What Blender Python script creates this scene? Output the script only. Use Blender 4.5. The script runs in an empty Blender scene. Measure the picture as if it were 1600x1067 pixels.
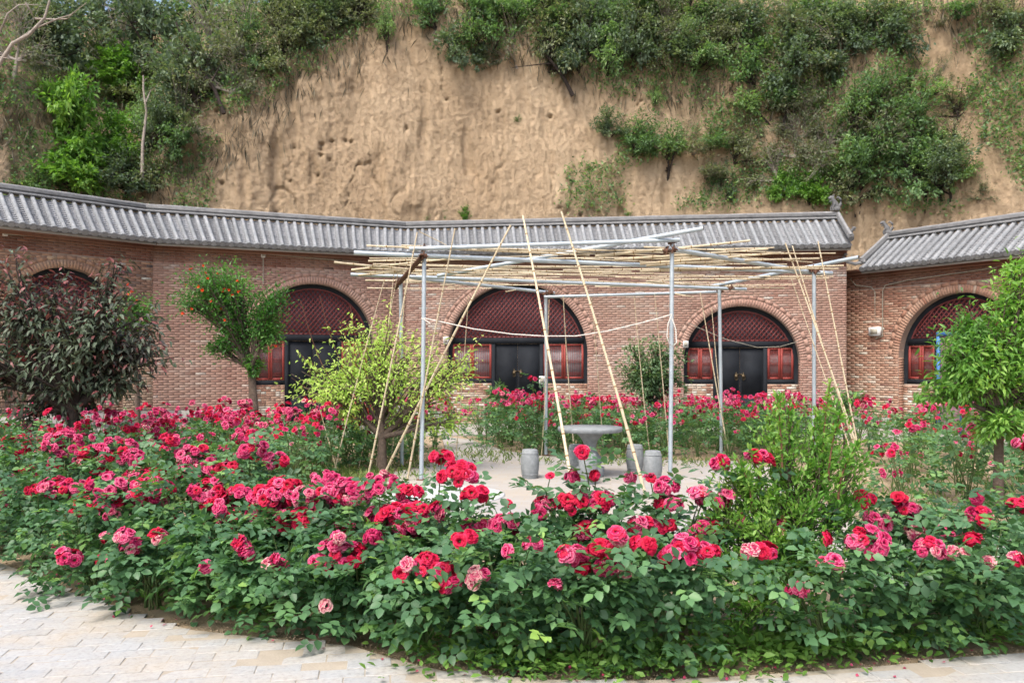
import bpy, math, random
import numpy as np
from mathutils import Vector, Matrix, noise
from mathutils.bvhtree import BVHTree

R = random.Random(11)
rng = np.random.default_rng(11)
S = bpy.context.scene
COL = S.collection

# ------------------------------------------------------------------ camera, sky, sun, exposure
F, HZ, CH = 1280.0, 565.0, 1.7          # focal length in photo pixels, horizon row, eye height
cam = bpy.data.cameras.new("camera")
camo = bpy.data.objects.new("camera", cam)
COL.objects.link(camo)
camo.location = (0, 0, CH)
camo.rotation_euler = (math.radians(90), 0, 0)
cam.sensor_width = 36
cam.lens = F / 1600 * 36
cam.shift_y = (HZ - 533.5) / 1600
cam.clip_start = 0.1
cam.clip_end = 2000
cam.dof.use_dof = True
cam.dof.focus_distance = 6.6
cam.dof.aperture_fstop = 3.6
S.camera = camo

SUN_EL, SUN_AZ = 58, -150            # azimuth: direction the sun stands in, degrees clockwise from +Y
world = bpy.data.worlds.new("World")
S.world = world
world.use_nodes = True
wn = world.node_tree
sky = wn.nodes.new("ShaderNodeTexSky")
sky.sky_type = 'NISHITA'
sky.sun_disc = False
sky.sun_elevation = math.radians(SUN_EL)
sky.sun_rotation = math.radians(SUN_AZ)
sky.air_density = 1.0
sky.dust_density = 5.0
sky.ozone_density = 0.6
wn.links.new(sky.outputs[0], wn.nodes["Background"].inputs[0])
wn.nodes["Background"].inputs[1].default_value = 0.15
sun = bpy.data.lights.new("sun", 'SUN')
sun.energy = 1.15
sun.angle = math.radians(24)
sun.color = (1.0, 0.955, 0.89)
suno = bpy.data.objects.new("sun", sun)
COL.objects.link(suno)
_e, _a = math.radians(SUN_EL), math.radians(SUN_AZ)
_d = Vector((math.sin(_a) * math.cos(_e), math.cos(_a) * math.cos(_e), math.sin(_e)))
suno.rotation_euler = _d.to_track_quat('Z', 'Y').to_euler()
suno.location = (0, 0, 30)
S.view_settings.view_transform = 'Standard'
S.view_settings.look = 'None'
S.view_settings.gamma = 1
S.view_settings.use_curve_mapping = False
S.view_settings.exposure = 1.15


def PX(px, py, d):
    return Vector(((px - 800) / F * d, d, CH + (HZ - py) / F * d))


def G(px, py, z=0.0):
    return PX(px, py, F * (CH - z) / (py - HZ))


def pix(x, y, z=0.0):
    return 800 + x / y * F, HZ - (z - CH) / y * F


# ------------------------------------------------------------------ materials
def nodemat(name):
    m = bpy.data.materials.new(name)
    m.use_nodes = True
    nt = m.node_tree
    return m, nt, nt.nodes["Principled BSDF"]


def N(nt, kind, **kw):
    n = nt.nodes.new(kind)
    for k, v in kw.items():
        if k in n.inputs:
            n.inputs[k].default_value = v
        else:
            setattr(n, k, v)
    return n


def ramp(nt, stops, interp='LINEAR'):
    n = nt.nodes.new("ShaderNodeValToRGB")
    n.color_ramp.interpolation = interp
    el = n.color_ramp.elements
    while len(el) < len(stops):
        el.new(0.5)
    for e, (p, c) in zip(el, stops):
        e.position = p
        e.color = (*c, 1) if len(c) == 3 else c
    return n


def surf(name, c1, c2, scale=6, rough=0.8, bump=0.2, bscale=40, metal=0.0, detail=6, rand=0.0, dist=0.01, spec=0.3):
    m, nt, b = nodemat(name)
    tc = N(nt, "ShaderNodeTexCoord")
    no = N(nt, "ShaderNodeTexNoise", Scale=scale, Detail=detail, Roughness=0.65)
    nt.links.new(tc.outputs["Object"], no.inputs["Vector"])
    rp = ramp(nt, [(0.3, c1), (0.72, c2)])
    nt.links.new(no.outputs["Fac"], rp.inputs[0])
    out = rp.outputs[0]
    if rand:
        oi = N(nt, "ShaderNodeObjectInfo")
        mr = N(nt, "ShaderNodeMapRange")
        mr.inputs[3].default_value = 1 - rand
        mr.inputs[4].default_value = 1 + rand
        nt.links.new(oi.outputs["Random"], mr.inputs[0])
        mx = N(nt, "ShaderNodeVectorMath", operation='SCALE')
        nt.links.new(out, mx.inputs[0])
        nt.links.new(mr.outputs[0], mx.inputs["Scale"])
        out = mx.outputs[0]
    nt.links.new(out, b.inputs["Base Color"])
    if bump:
        n2 = N(nt, "ShaderNodeTexNoise", Scale=bscale, Detail=5)
        nt.links.new(tc.outputs["Object"], n2.inputs["Vector"])
        bp = N(nt, "ShaderNodeBump", Strength=bump, Distance=dist)
        nt.links.new(n2.outputs["Fac"], bp.inputs["Height"])
        nt.links.new(bp.outputs[0], b.inputs["Normal"])
    b.inputs["Roughness"].default_value = rough
    b.inputs["Metallic"].default_value = metal
    b.inputs["Specular IOR Level"].default_value = spec
    return m


def leafmat(name, stops, trans=0.3, rough=0.5, tcol=None, spec=0.35):
    """colour by the per-leaf 'tint' attribute, varied a little per object"""
    m, nt, b = nodemat(name)
    at = N(nt, "ShaderNodeAttribute", attribute_name="tint")
    oi = N(nt, "ShaderNodeObjectInfo")
    ad = N(nt, "ShaderNodeMath", operation='MULTIPLY_ADD')
    ad.inputs[1].default_value = 0.24
    ad.inputs[2].default_value = -0.12
    nt.links.new(oi.outputs["Random"], ad.inputs[0])
    a2 = N(nt, "ShaderNodeMath", operation='ADD', use_clamp=True)
    nt.links.new(at.outputs["Fac"], a2.inputs[0])
    nt.links.new(ad.outputs[0], a2.inputs[1])
    rp = ramp(nt, stops)
    nt.links.new(a2.outputs[0], rp.inputs[0])
    nt.links.new(rp.outputs[0], b.inputs["Base Color"])
    b.inputs["Roughness"].default_value = rough
    b.inputs["Specular IOR Level"].default_value = spec
    tr = N(nt, "ShaderNodeBsdfTranslucent")
    gm = N(nt, "ShaderNodeVectorMath", operation='MULTIPLY')
    gm.inputs[1].default_value = tcol or (1.5, 1.7, 0.7)
    nt.links.new(rp.outputs[0], gm.inputs[0])
    nt.links.new(gm.outputs[0], tr.inputs[0])
    mx = N(nt, "ShaderNodeMixShader")
    mx.inputs[0].default_value = trans
    nt.links.new(b.outputs[0], mx.inputs[1])
    nt.links.new(tr.outputs[0], mx.inputs[2])
    nt.links.new(mx.outputs[0], nt.nodes["Material Output"].inputs[0])
    return m


def brickmat(name, stops, grime=0.35, gcol=(0.12, 0.085, 0.07)):
    m, nt, b = nodemat(name)
    at = N(nt, "ShaderNodeAttribute", attribute_name="tint")
    rp = ramp(nt, stops, 'LINEAR')
    nt.links.new(at.outputs["Fac"], rp.inputs[0])
    tc = N(nt, "ShaderNodeTexCoord")
    no = N(nt, "ShaderNodeTexNoise", Scale=1.1, Detail=6, Roughness=0.7)
    nt.links.new(tc.outputs["Object"], no.inputs["Vector"])
    mr = N(nt, "ShaderNodeMapRange")
    mr.inputs[1].default_value = 0.42
    mr.inputs[2].default_value = 0.72
    mr.inputs[4].default_value = grime * .8
    nt.links.new(no.outputs["Fac"], mr.inputs[0])
    mx = N(nt, "ShaderNodeMix", data_type='RGBA')
    nt.links.new(mr.outputs[0], mx.inputs[0])
    nt.links.new(rp.outputs[0], mx.inputs[6])
    mx.inputs[7].default_value = (*gcol, 1)
    n3 = N(nt, "ShaderNodeTexNoise", Scale=0.55, Detail=3, Roughness=0.5)
    nt.links.new(tc.outputs["Object"], n3.inputs["Vector"])
    m3 = N(nt, "ShaderNodeMapRange")
    m3.inputs[1].default_value = 0.45
    m3.inputs[2].default_value = 0.7
    m3.inputs[4].default_value = 0.45
    nt.links.new(n3.outputs["Fac"], m3.inputs[0])
    mx2 = N(nt, "ShaderNodeMix", data_type='RGBA')
    nt.links.new(m3.outputs[0], mx2.inputs[0])
    nt.links.new(mx.outputs[2], mx2.inputs[6])
    mx2.inputs[7].default_value = (0.36, 0.26, 0.20, 1)
    # rain streaks and pale salts that grew on the wall
    mp = N(nt, "ShaderNodeMapping")
    mp.inputs["Scale"].default_value = (2.6, 2.6, 0.22)
    nt.links.new(tc.outputs["Object"], mp.inputs[0])
    n5 = N(nt, "ShaderNodeTexNoise", Scale=1.6, Detail=6, Roughness=0.7)
    nt.links.new(mp.outputs[0], n5.inputs["Vector"])
    r5 = ramp(nt, [(0.30, (0.66, 0.64, 0.64)), (0.47, (1, 1, 1)), (0.60, (1, 1, 1)), (0.78, (1.25, 1.3, 1.35))])
    nt.links.new(n5.outputs["Fac"], r5.inputs[0])
    m5 = N(nt, "ShaderNodeMix", data_type='RGBA', blend_type='MULTIPLY')
    m5.inputs[0].default_value = 0.8
    nt.links.new(mx2.outputs[2], m5.inputs[6])
    nt.links.new(r5.outputs[0], m5.inputs[7])
    nt.links.new(m5.outputs[2], b.inputs["Base Color"])
    n2 = N(nt, "ShaderNodeTexNoise", Scale=60, Detail=4)
    nt.links.new(tc.outputs["Object"], n2.inputs["Vector"])
    bp = N(nt, "ShaderNodeBump", Strength=0.4, Distance=0.006)
    nt.links.new(n2.outputs["Fac"], bp.inputs["Height"])
    nt.links.new(bp.outputs[0], b.inputs["Normal"])
    b.inputs["Roughness"].default_value = 0.9
    b.inputs["Specular IOR Level"].default_value = 0.2
    return m


def petalmat(name, c0, c1, c2):
    m, nt, b = nodemat(name)
    at = N(nt, "ShaderNodeAttribute", attribute_name="edge")
    oi = N(nt, "ShaderNodeObjectInfo")
    tc = N(nt, "ShaderNodeTexCoord")
    no = N(nt, "ShaderNodeTexNoise", Scale=22, Detail=3)
    nt.links.new(tc.outputs["Object"], no.inputs["Vector"])
    a = N(nt, "ShaderNodeMath", operation='MULTIPLY_ADD')
    a.inputs[1].default_value = 0.55
    a.inputs[2].default_value = -0.27
    nt.links.new(no.outputs["Fac"], a.inputs[0])
    a2 = N(nt, "ShaderNodeMath", operation='ADD')
    nt.links.new(at.outputs["Fac"], a2.inputs[0])
    nt.links.new(a.outputs[0], a2.inputs[1])
    a3 = N(nt, "ShaderNodeMath", operation='MULTIPLY_ADD')
    a3.inputs[1].default_value = 0.3
    a3.inputs[2].default_value = -0.15
    nt.links.new(oi.outputs["Random"], a3.inputs[0])
    a4 = N(nt, "ShaderNodeMath", operation='ADD', use_clamp=True)
    nt.links.new(a2.outputs[0], a4.inputs[0])
    nt.links.new(a3.outputs[0], a4.inputs[1])
    rp = ramp(nt, [(0.0, c0), (0.62, c1), (0.98, c2)])
    nt.links.new(a4.outputs[0], rp.inputs[0])
    nt.links.new(rp.outputs[0], b.inputs["Base Color"])
    b.inputs["Roughness"].default_value = 0.6
    b.inputs["Specular IOR Level"].default_value = 0.25
    tr = N(nt, "ShaderNodeBsdfTranslucent")
    nt.links.new(rp.outputs[0], tr.inputs[0])
    mx = N(nt, "ShaderNodeMixShader")
    mx.inputs[0].default_value = 0.28
    nt.links.new(b.outputs[0], mx.inputs[1])
    nt.links.new(tr.outputs[0], mx.inputs[2])
    nt.links.new(mx.outputs[0], nt.nodes["Material Output"].inputs[0])
    return m


BR_PINK = brickmat("brick_pink", [(0.0, (0.206, 0.127, 0.109)), (0.25, (0.318, 0.182, 0.145)), (0.6, (0.384, 0.248, 0.200)), (0.85, (0.431, 0.319, 0.272)), (1.0, (0.487, 0.452, 0.410))])
BR_TAN = brickmat("brick_tan", [(0.0, (0.112, 0.090, 0.086)), (0.2, (0.253, 0.146, 0.105)), (0.55, (0.393, 0.248, 0.166)), (0.8, (0.468, 0.371, 0.259)), (1.0, (0.562, 0.563, 0.493))], 0.3)
BR_MIX = brickmat("brick_mixed", [(0.0, (0.187, 0.091, 0.070)), (0.35, (0.318, 0.161, 0.110)), (0.6, (0.412, 0.259, 0.185)), (0.8, (0.515, 0.452, 0.369)), (1.0, (0.655, 0.667, 0.611))], 0.2)
BR_EAVE_SHADE = brickmat("brick_eave_shade", [(0.0, (0.10, 0.05, 0.04)), (0.5, (0.19, 0.085, 0.06)), (1.0, (0.27, 0.14, 0.10))], 0.35)  # bricks below the eave, darkened to paint its shadow into the colour
MORTAR = surf("mortar", (0.25, 0.185, 0.15), (0.33, 0.255, 0.21), 4, 0.95, 0.3, 60)
MORTAR_P = surf("mortar_pale", (0.26, 0.20, 0.16), (0.36, 0.29, 0.24), 4, 0.95, 0.3, 60)
CONC = surf("concrete_grey", (0.26, 0.25, 0.23), (0.36, 0.345, 0.32), 3, 0.9, 0.25, 50)
STONE = surf("stone_grey", (0.16, 0.18, 0.19), (0.28, 0.30, 0.31), 12, 0.8, 0.35, 90, dist=0.004)
TILE = surf("roof_tile_grey", (0.165, 0.178, 0.19), (0.29, 0.305, 0.32), 7, 0.85, 0.4, 60, rand=0.16)
TILE_C = surf("roof_tile_channel", (0.14, 0.147, 0.158), (0.29, 0.30, 0.315), 14, 0.85, 0.4, 60, rand=0.2)
TILE_D = surf("roof_ridge_grey", (0.09, 0.093, 0.097), (0.185, 0.19, 0.195), 5, 0.9, 0.5, 35)
TILE_L = surf("roof_ridge_cap", (0.16, 0.165, 0.17), (0.27, 0.275, 0.28), 6, 0.9, 0.4, 50)
BLACK = surf("black_paint", (0.012, 0.014, 0.018), (0.020, 0.024, 0.030), 3, 0.75, 0.08, 30, spec=.12)
RED = surf("red_paint", (0.20, 0.032, 0.027), (0.27, 0.050, 0.040), 6, 0.6, 0.1, 40)
REDL = surf("lattice_red", (0.115, 0.027, 0.028), (0.17, 0.042, 0.040), 6, 0.6, 0.1, 40)
PANE = surf("dark_pane", (0.03, 0.02, 0.03), (0.13, 0.105, 0.135), 1.1, 0.35, 0.0, detail=2)
PANE_G = surf("paper_pane", (0.20, 0.18, 0.19), (0.32, 0.30, 0.31), 3, 0.5, 0.0)
BRASS = surf("aged_brass", (0.05, 0.04, 0.025), (0.13, 0.10, 0.06), 30, 0.4, 0.2, 60, metal=0.8)
STEEL = surf("galvanised_pipe", (0.36, 0.43, 0.48), (0.50, 0.57, 0.62), 5, 0.45, 0.1, 60, metal=0.35, rand=0.06)
RUST = surf("rusty_iron", (0.06, 0.035, 0.025), (0.17, 0.08, 0.05), 20, 0.85, 0.5, 60)
BAMBOO = surf("dry_bamboo", (0.42, 0.345, 0.225), (0.60, 0.53, 0.39), 9, 0.6, 0.15, 60, rand=0.2)
BAMBOO_D = surf("bamboo_node", (0.20, 0.13, 0.06), (0.3, 0.2, 0.1), 9, 0.8, 0.15, 60)
ROPE = surf("white_rope", (0.6, 0.58, 0.53), (0.72, 0.7, 0.66), 30, 0.9, 0.4, 200)
PLAST = surf("white_plastic", (0.55, 0.56, 0.56), (0.68, 0.69, 0.69), 10, 0.5, 0.0)
WIRE = surf("grey_conduit", (0.26, 0.25, 0.2), (0.40, 0.38, 0.32), 10, 0.6, 0.0)
BLUE = surf("blue_paint", (0.045, 0.15, 0.38), (0.07, 0.20, 0.45), 10, 0.5, 0.0)
MAUVE = surf("mauve_cloth", (0.20, 0.10, 0.14), (0.30, 0.17, 0.21), 3, 0.9, 0.1)
BARK = surf("bark_brown", (0.07, 0.052, 0.042), (0.17, 0.13, 0.105), 14, 0.95, 0.8, 40, dist=0.02)
BARK_D = surf("bark_dark", (0.02, 0.016, 0.014), (0.055, 0.042, 0.036), 14, 0.95, 0.8, 40, dist=0.02)
BARK_P = surf("bark_pale", (0.22, 0.19, 0.16), (0.38, 0.34, 0.30), 14, 0.95, 0.5, 40, dist=0.02)
BARK_R = surf("bark_reddish", (0.10, 0.045, 0.03), (0.2, 0.1, 0.06), 14, 0.9, 0.5, 40)
STEM = surf("green_stem", (0.06, 0.13, 0.04), (0.13, 0.15, 0.06), 10, 0.6, 0.0)

L_ROSE = leafmat("rose_leaf", [(0.0, (0.038, 0.096, 0.046)), (0.5, (0.084, 0.183, 0.086)), (0.85, (0.144, 0.284, 0.110)), (1.0, (0.287, 0.461, 0.110))], 0.28, 0.42)
L_YOUNG = leafmat("young_rose_leaf", [(0.0, (0.08, 0.18, 0.06)), (1.0, (0.20, 0.36, 0.10))], 0.35, 0.42)
L_ROSEF = leafmat("rose_leaf_far", [(0.0, (0.044, 0.105, 0.047)), (0.5, (0.085, 0.190, 0.082)), (1.0, (0.206, 0.347, 0.116))], 0.3, 0.5)
L_WEED = leafmat("weed_leaf", [(0.0, (0.06, 0.15, 0.03)), (1.0, (0.20, 0.36, 0.08))], 0.35)
L_POM = leafmat("pomegranate_leaf", [(0.0, (0.030, 0.11, 0.022)), (0.6, (0.070, 0.20, 0.04)), (1.0, (0.16, 0.34, 0.08))], 0.3, 0.4)
L_POMB = leafmat("pomegranate_shoot_leaf", [(0.0, (0.06, 0.165, 0.03)), (0.5, (0.12, 0.28, 0.05)), (1.0, (0.25, 0.40, 0.09))], 0.35, 0.4)
L_CHART = leafmat("chartreuse_leaf", [(0.0, (0.30, 0.50, 0.09)), (0.6, (0.48, 0.68, 0.16)), (1.0, (0.68, 0.78, 0.26))], 0.5, 0.5, (1.1, 1.2, 0.8))
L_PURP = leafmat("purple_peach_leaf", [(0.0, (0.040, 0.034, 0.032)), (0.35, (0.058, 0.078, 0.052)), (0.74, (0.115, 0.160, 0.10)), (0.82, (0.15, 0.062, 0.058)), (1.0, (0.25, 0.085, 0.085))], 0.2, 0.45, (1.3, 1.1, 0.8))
L_PEACH = leafmat("peach_leaf", [(0.0, (0.056, 0.144, 0.033)), (0.5, (0.138, 0.300, 0.058)), (1.0, (0.325, 0.504, 0.117))], 0.38, 0.45)
L_SM = leafmat("small_tree_leaf", [(0.0, (0.054, 0.108, 0.054)), (0.6, (0.115, 0.203, 0.101)), (1.0, (0.270, 0.351, 0.189))], 0.3, 0.45)
L_C0 = leafmat("cliff_leaf_dark", [(0.0, (0.070, 0.109, 0.076)), (0.6, (0.142, 0.203, 0.124)), (1.0, (0.261, 0.312, 0.168))], 0.3, 0.6)  # cliff greens shifted lighter and greyer: haze painted into the leaf colour
L_C1 = leafmat("cliff_leaf_bright", [(0.0, (0.060, 0.147, 0.035)), (0.6, (0.132, 0.273, 0.056)), (1.0, (0.240, 0.399, 0.098))], 0.35, 0.6)
L_C2 = leafmat("cliff_leaf_grey", [(0.0, (0.095, 0.112, 0.074)), (0.6, (0.178, 0.206, 0.126)), (1.0, (0.273, 0.319, 0.168))], 0.3, 0.7)
L_C3 = leafmat("cliff_leaf_green", [(0.0, (0.069, 0.135, 0.068)), (0.6, (0.147, 0.254, 0.112)), (1.0, (0.255, 0.374, 0.158))], 0.35, 0.6)
L_DRY = leafmat("dry_grass_blade", [(0.0, (0.10, 0.09, 0.06)), (1.0, (0.26, 0.23, 0.16))], 0.2, 0.8, (1, 1, 0.8))
L_GRASS = leafmat("grass_blade", [(0.0, (0.07, 0.13, 0.03)), (0.6, (0.14, 0.22, 0.06)), (1.0, (0.30, 0.32, 0.14))], 0.3, 0.7)
P_RED = petalmat("petal_red", (0.30, 0.001, 0.018), (0.54, 0.004, 0.040), (0.68, 0.03, 0.12))
P_MAG = petalmat("petal_magenta", (0.30, 0.004, 0.045), (0.54, 0.014, 0.115), (0.74, 0.20, 0.33))
P_PALE = petalmat("petal_pale", (0.42, 0.015, 0.08), (0.66, 0.10, 0.20), (0.80, 0.56, 0.50))
P_ORANGE = petalmat("petal_orange", (0.6, 0.04, 0.01), (0.75, 0.09, 0.02), (0.8, 0.15, 0.03))


def cliffmat():
    m, nt, b = nodemat("loess_earth")
    tc = N(nt, "ShaderNodeTexCoord")
    mp = N(nt, "ShaderNodeMapping")
    mp.inputs["Scale"].default_value = (1, 1, 0.45)
    nt.links.new(tc.outputs["Object"], mp.inputs[0])
    n1 = N(nt, "ShaderNodeTexNoise", Scale=0.5, Detail=9, Roughness=0.68)
    nt.links.new(mp.outputs[0], n1.inputs["Vector"])
    rp = ramp(nt, [(0.25, (0.40, 0.295, 0.19)), (0.47, (0.455, 0.345, 0.23)), (0.62, (0.485, 0.375, 0.255)), (0.85, (0.53, 0.43, 0.31))])
    nt.links.new(n1.outputs["Fac"], rp.inputs[0])
    # crumbly bits, and the shade of small pits painted as dark spots
    n2 = N(nt, "ShaderNodeTexNoise", Scale=7.5, Detail=8, Roughness=0.75)
    nt.links.new(tc.outputs["Object"], n2.inputs["Vector"])
    r2 = ramp(nt, [(0.30, (0.50, 0.46, 0.42)), (0.40, (0.95, 0.94, 0.93)), (0.62, (1.06, 1.06, 1.06))])
    nt.links.new(n2.outputs["Fac"], r2.inputs[0])
    mx = N(nt, "ShaderNodeMix", data_type='RGBA', blend_type='MULTIPLY')
    mx.inputs[0].default_value = 1
    nt.links.new(rp.outputs[0], mx.inputs[6])
    nt.links.new(r2.outputs[0], mx.inputs[7])
    nt.links.new(mx.outputs[2], b.inputs["Base Color"])
    n3 = N(nt, "ShaderNodeTexNoise", Scale=7.5, Detail=10, Roughness=0.85)
    nt.links.new(tc.outputs["Object"], n3.inputs["Vector"])
    bp = N(nt, "ShaderNodeBump", Strength=0.9, Distance=0.14)
    nt.links.new(n3.outputs["Fac"], bp.inputs["Height"])
    v = N(nt, "ShaderNodeTexVoronoi", Scale=4.0, feature='DISTANCE_TO_EDGE')
    wv = N(nt, "ShaderNodeVectorMath", operation='MULTIPLY_ADD')
    wv.inputs[1].default_value = (0.5, 0.5, 0.5)
    nt.links.new(n2.outputs["Color"], wv.inputs[0])
    nt.links.new(mp.outputs[0], wv.inputs[2])
    nt.links.new(wv.outputs[0], v.inputs["Vector"])
    b2 = N(nt, "ShaderNodeBump", Strength=0.35, Distance=0.05)
    nt.links.new(v.outputs[0], b2.inputs["Height"])
    nt.links.new(bp.outputs[0], b2.inputs["Normal"])
    nt.links.new(b2.outputs[0], b.inputs["Normal"])
    b.inputs["Roughness"].default_value = 1.0
    b.inputs["Specular IOR Level"].default_value = 0.1
    return m


def soilmat():
    m, nt, b = nodemat("sandy_soil")
    tc = N(nt, "ShaderNodeTexCoord")
    n1 = N(nt, "ShaderNodeTexNoise", Scale=1.3, Detail=8, Roughness=0.7)
    nt.links.new(tc.outputs["Object"], n1.inputs["Vector"])
    rp = ramp(nt, [(0.25, (0.24, 0.175, 0.115)), (0.5, (0.36, 0.28, 0.19)), (0.75, (0.43, 0.35, 0.25))])
    nt.links.new(n1.outputs["Fac"], rp.inputs[0])
    nt.links.new(rp.outputs[0], b.inputs["Base Color"])
    n2 = N(nt, "ShaderNodeTexNoise", Scale=14, Detail=8, Roughness=0.75)
    nt.links.new(tc.outputs["Object"], n2.inputs["Vector"])
    bp = N(nt, "ShaderNodeBump", Strength=0.8, Distance=0.04)
    nt.links.new(n2.outputs["Fac"], bp.inputs["Height"])
    nt.links.new(bp.outputs[0], b.inputs["Normal"])
    b.inputs["Roughness"].default_value = 1.0
    b.inputs["Specular IOR Level"].default_value = 0.1
    return m


def pavemat(name, ang=0.0, bw=0.30, bh=0.15):
    """far paving: pale worn brick slabs with dusty sand lying on them"""
    m, nt, b = nodemat(name)
    tc = N(nt, "ShaderNodeTexCoord")
    mp = N(nt, "ShaderNodeMapping")
    mp.inputs["Rotation"].default_value = (0, 0, ang)
    nt.links.new(tc.outputs["Object"], mp.inputs[0])
    br = N(nt, "ShaderNodeTexBrick", Scale=1.0, **{"Mortar Size": 0.006, "Brick Width": bw, "Row Height": bh})
    br.inputs["Color1"].default_value = (0.36, 0.365, 0.37, 1)
    br.inputs["Color2"].default_value = (0.30, 0.305, 0.31, 1)
    br.inputs["Mortar"].default_value = (0.34, 0.30, 0.24, 1)
    nt.links.new(mp.outputs[0], br.inputs["Vector"])
    n1 = N(nt, "ShaderNodeTexNoise", Scale=0.9, Detail=8, Roughness=0.65)
    nt.links.new(tc.outputs["Object"], n1.inputs["Vector"])
    mr = N(nt, "ShaderNodeMapRange")
    mr.inputs[1].default_value = 0.38
    mr.inputs[2].default_value = 0.65
    mr.inputs[3].default_value = 0.15
    mr.inputs[4].default_value = 0.85
    nt.links.new(n1.outputs["Fac"], mr.inputs[0])
    mx = N(nt, "ShaderNodeMix", data_type='RGBA')
    nt.links.new(mr.outputs[0], mx.inputs[0])
    nt.links.new(br.outputs[0], mx.inputs[6])
    mx.inputs[7].default_value = (0.37, 0.325, 0.265, 1)
    nt.links.new(mx.outputs[2], b.inputs["Base Color"])
    bp = N(nt, "ShaderNodeBump", Strength=0.4, Distance=0.01)
    nt.links.new(n1.outputs["Fac"], bp.inputs["Height"])
    nt.links.new(bp.outputs[0], b.inputs["Normal"])
    b.inputs["Roughness"].default_value = 0.9
    b.inputs["Specular IOR Level"].default_value = 0.2
    return m


def paversmat():
    m, nt, b = nodemat("grey_paver")
    tc = N(nt, "ShaderNodeTexCoord")
    ge = N(nt, "ShaderNodeNewGeometry")
    oi = N(nt, "ShaderNodeObjectInfo")
    at = N(nt, "ShaderNodeAttribute", attribute_name="tint")
    ad = N(nt, "ShaderNodeMath", operation='ADD')
    nt.links.new(oi.outputs["Random"], ad.inputs[0])
    nt.links.new(at.outputs["Fac"], ad.inputs[1])
    fr = N(nt, "ShaderNodeMath", operation='FRACT')
    nt.links.new(ad.outputs[0], fr.inputs[0])
    rp = ramp(nt, [(0.0, (0.315, 0.335, 0.35)), (0.5, (0.345, 0.36, 0.37)), (1.0, (0.375, 0.385, 0.39))])
    nt.links.new(fr.outputs[0], rp.inputs[0])
    n1 = N(nt, "ShaderNodeTexNoise", Scale=1.6, Detail=9, Roughness=0.7)
    nt.links.new(ge.outputs["Position"], n1.inputs["Vector"])
    mr = N(nt, "ShaderNodeMapRange")
    mr.inputs[1].default_value = 0.40
    mr.inputs[2].default_value = 0.66
    mr.inputs[3].default_value = 0.05
    mr.inputs[4].default_value = 0.75
    nt.links.new(n1.outputs["Fac"], mr.inputs[0])
    mx = N(nt, "ShaderNodeMix", data_type='RGBA')
    nt.links.new(mr.outputs[0], mx.inputs[0])
    nt.links.new(rp.outputs[0], mx.inputs[6])
    mx.inputs[7].default_value = (0.39, 0.345, 0.28, 1)
    n4 = N(nt, "ShaderNodeTexNoise", Scale=38, Detail=6, Roughness=0.75)
    nt.links.new(ge.outputs["Position"], n4.inputs["Vector"])
    r4 = ramp(nt, [(0.28, (0.72, 0.7, 0.68)), (0.5, (1, 1, 1)), (0.75, (1.08, 1.08, 1.08))])
    nt.links.new(n4.outputs["Fac"], r4.inputs[0])
    m4 = N(nt, "ShaderNodeMix", data_type='RGBA', blend_type='MULTIPLY')
    m4.inputs[0].default_value = 1
    nt.links.new(mx.outputs[2], m4.inputs[6])
    nt.links.new(r4.outputs[0], m4.inputs[7])
    nt.links.new(m4.outputs[2], b.inputs["Base Color"])
    bp = N(nt, "ShaderNodeBump", Strength=0.5, Distance=0.006)
    nt.links.new(n4.outputs["Fac"], bp.inputs["Height"])
    nt.links.new(bp.outputs[0], b.inputs["Normal"])
    b.inputs["Roughness"].default_value = 0.88
    b.inputs["Specular IOR Level"].default_value = 0.25
    return m


LOESS, SOIL, PAVE, PAVER = cliffmat(), soilmat(), pavemat("courtyard_brick", 0.12), paversmat()


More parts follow.
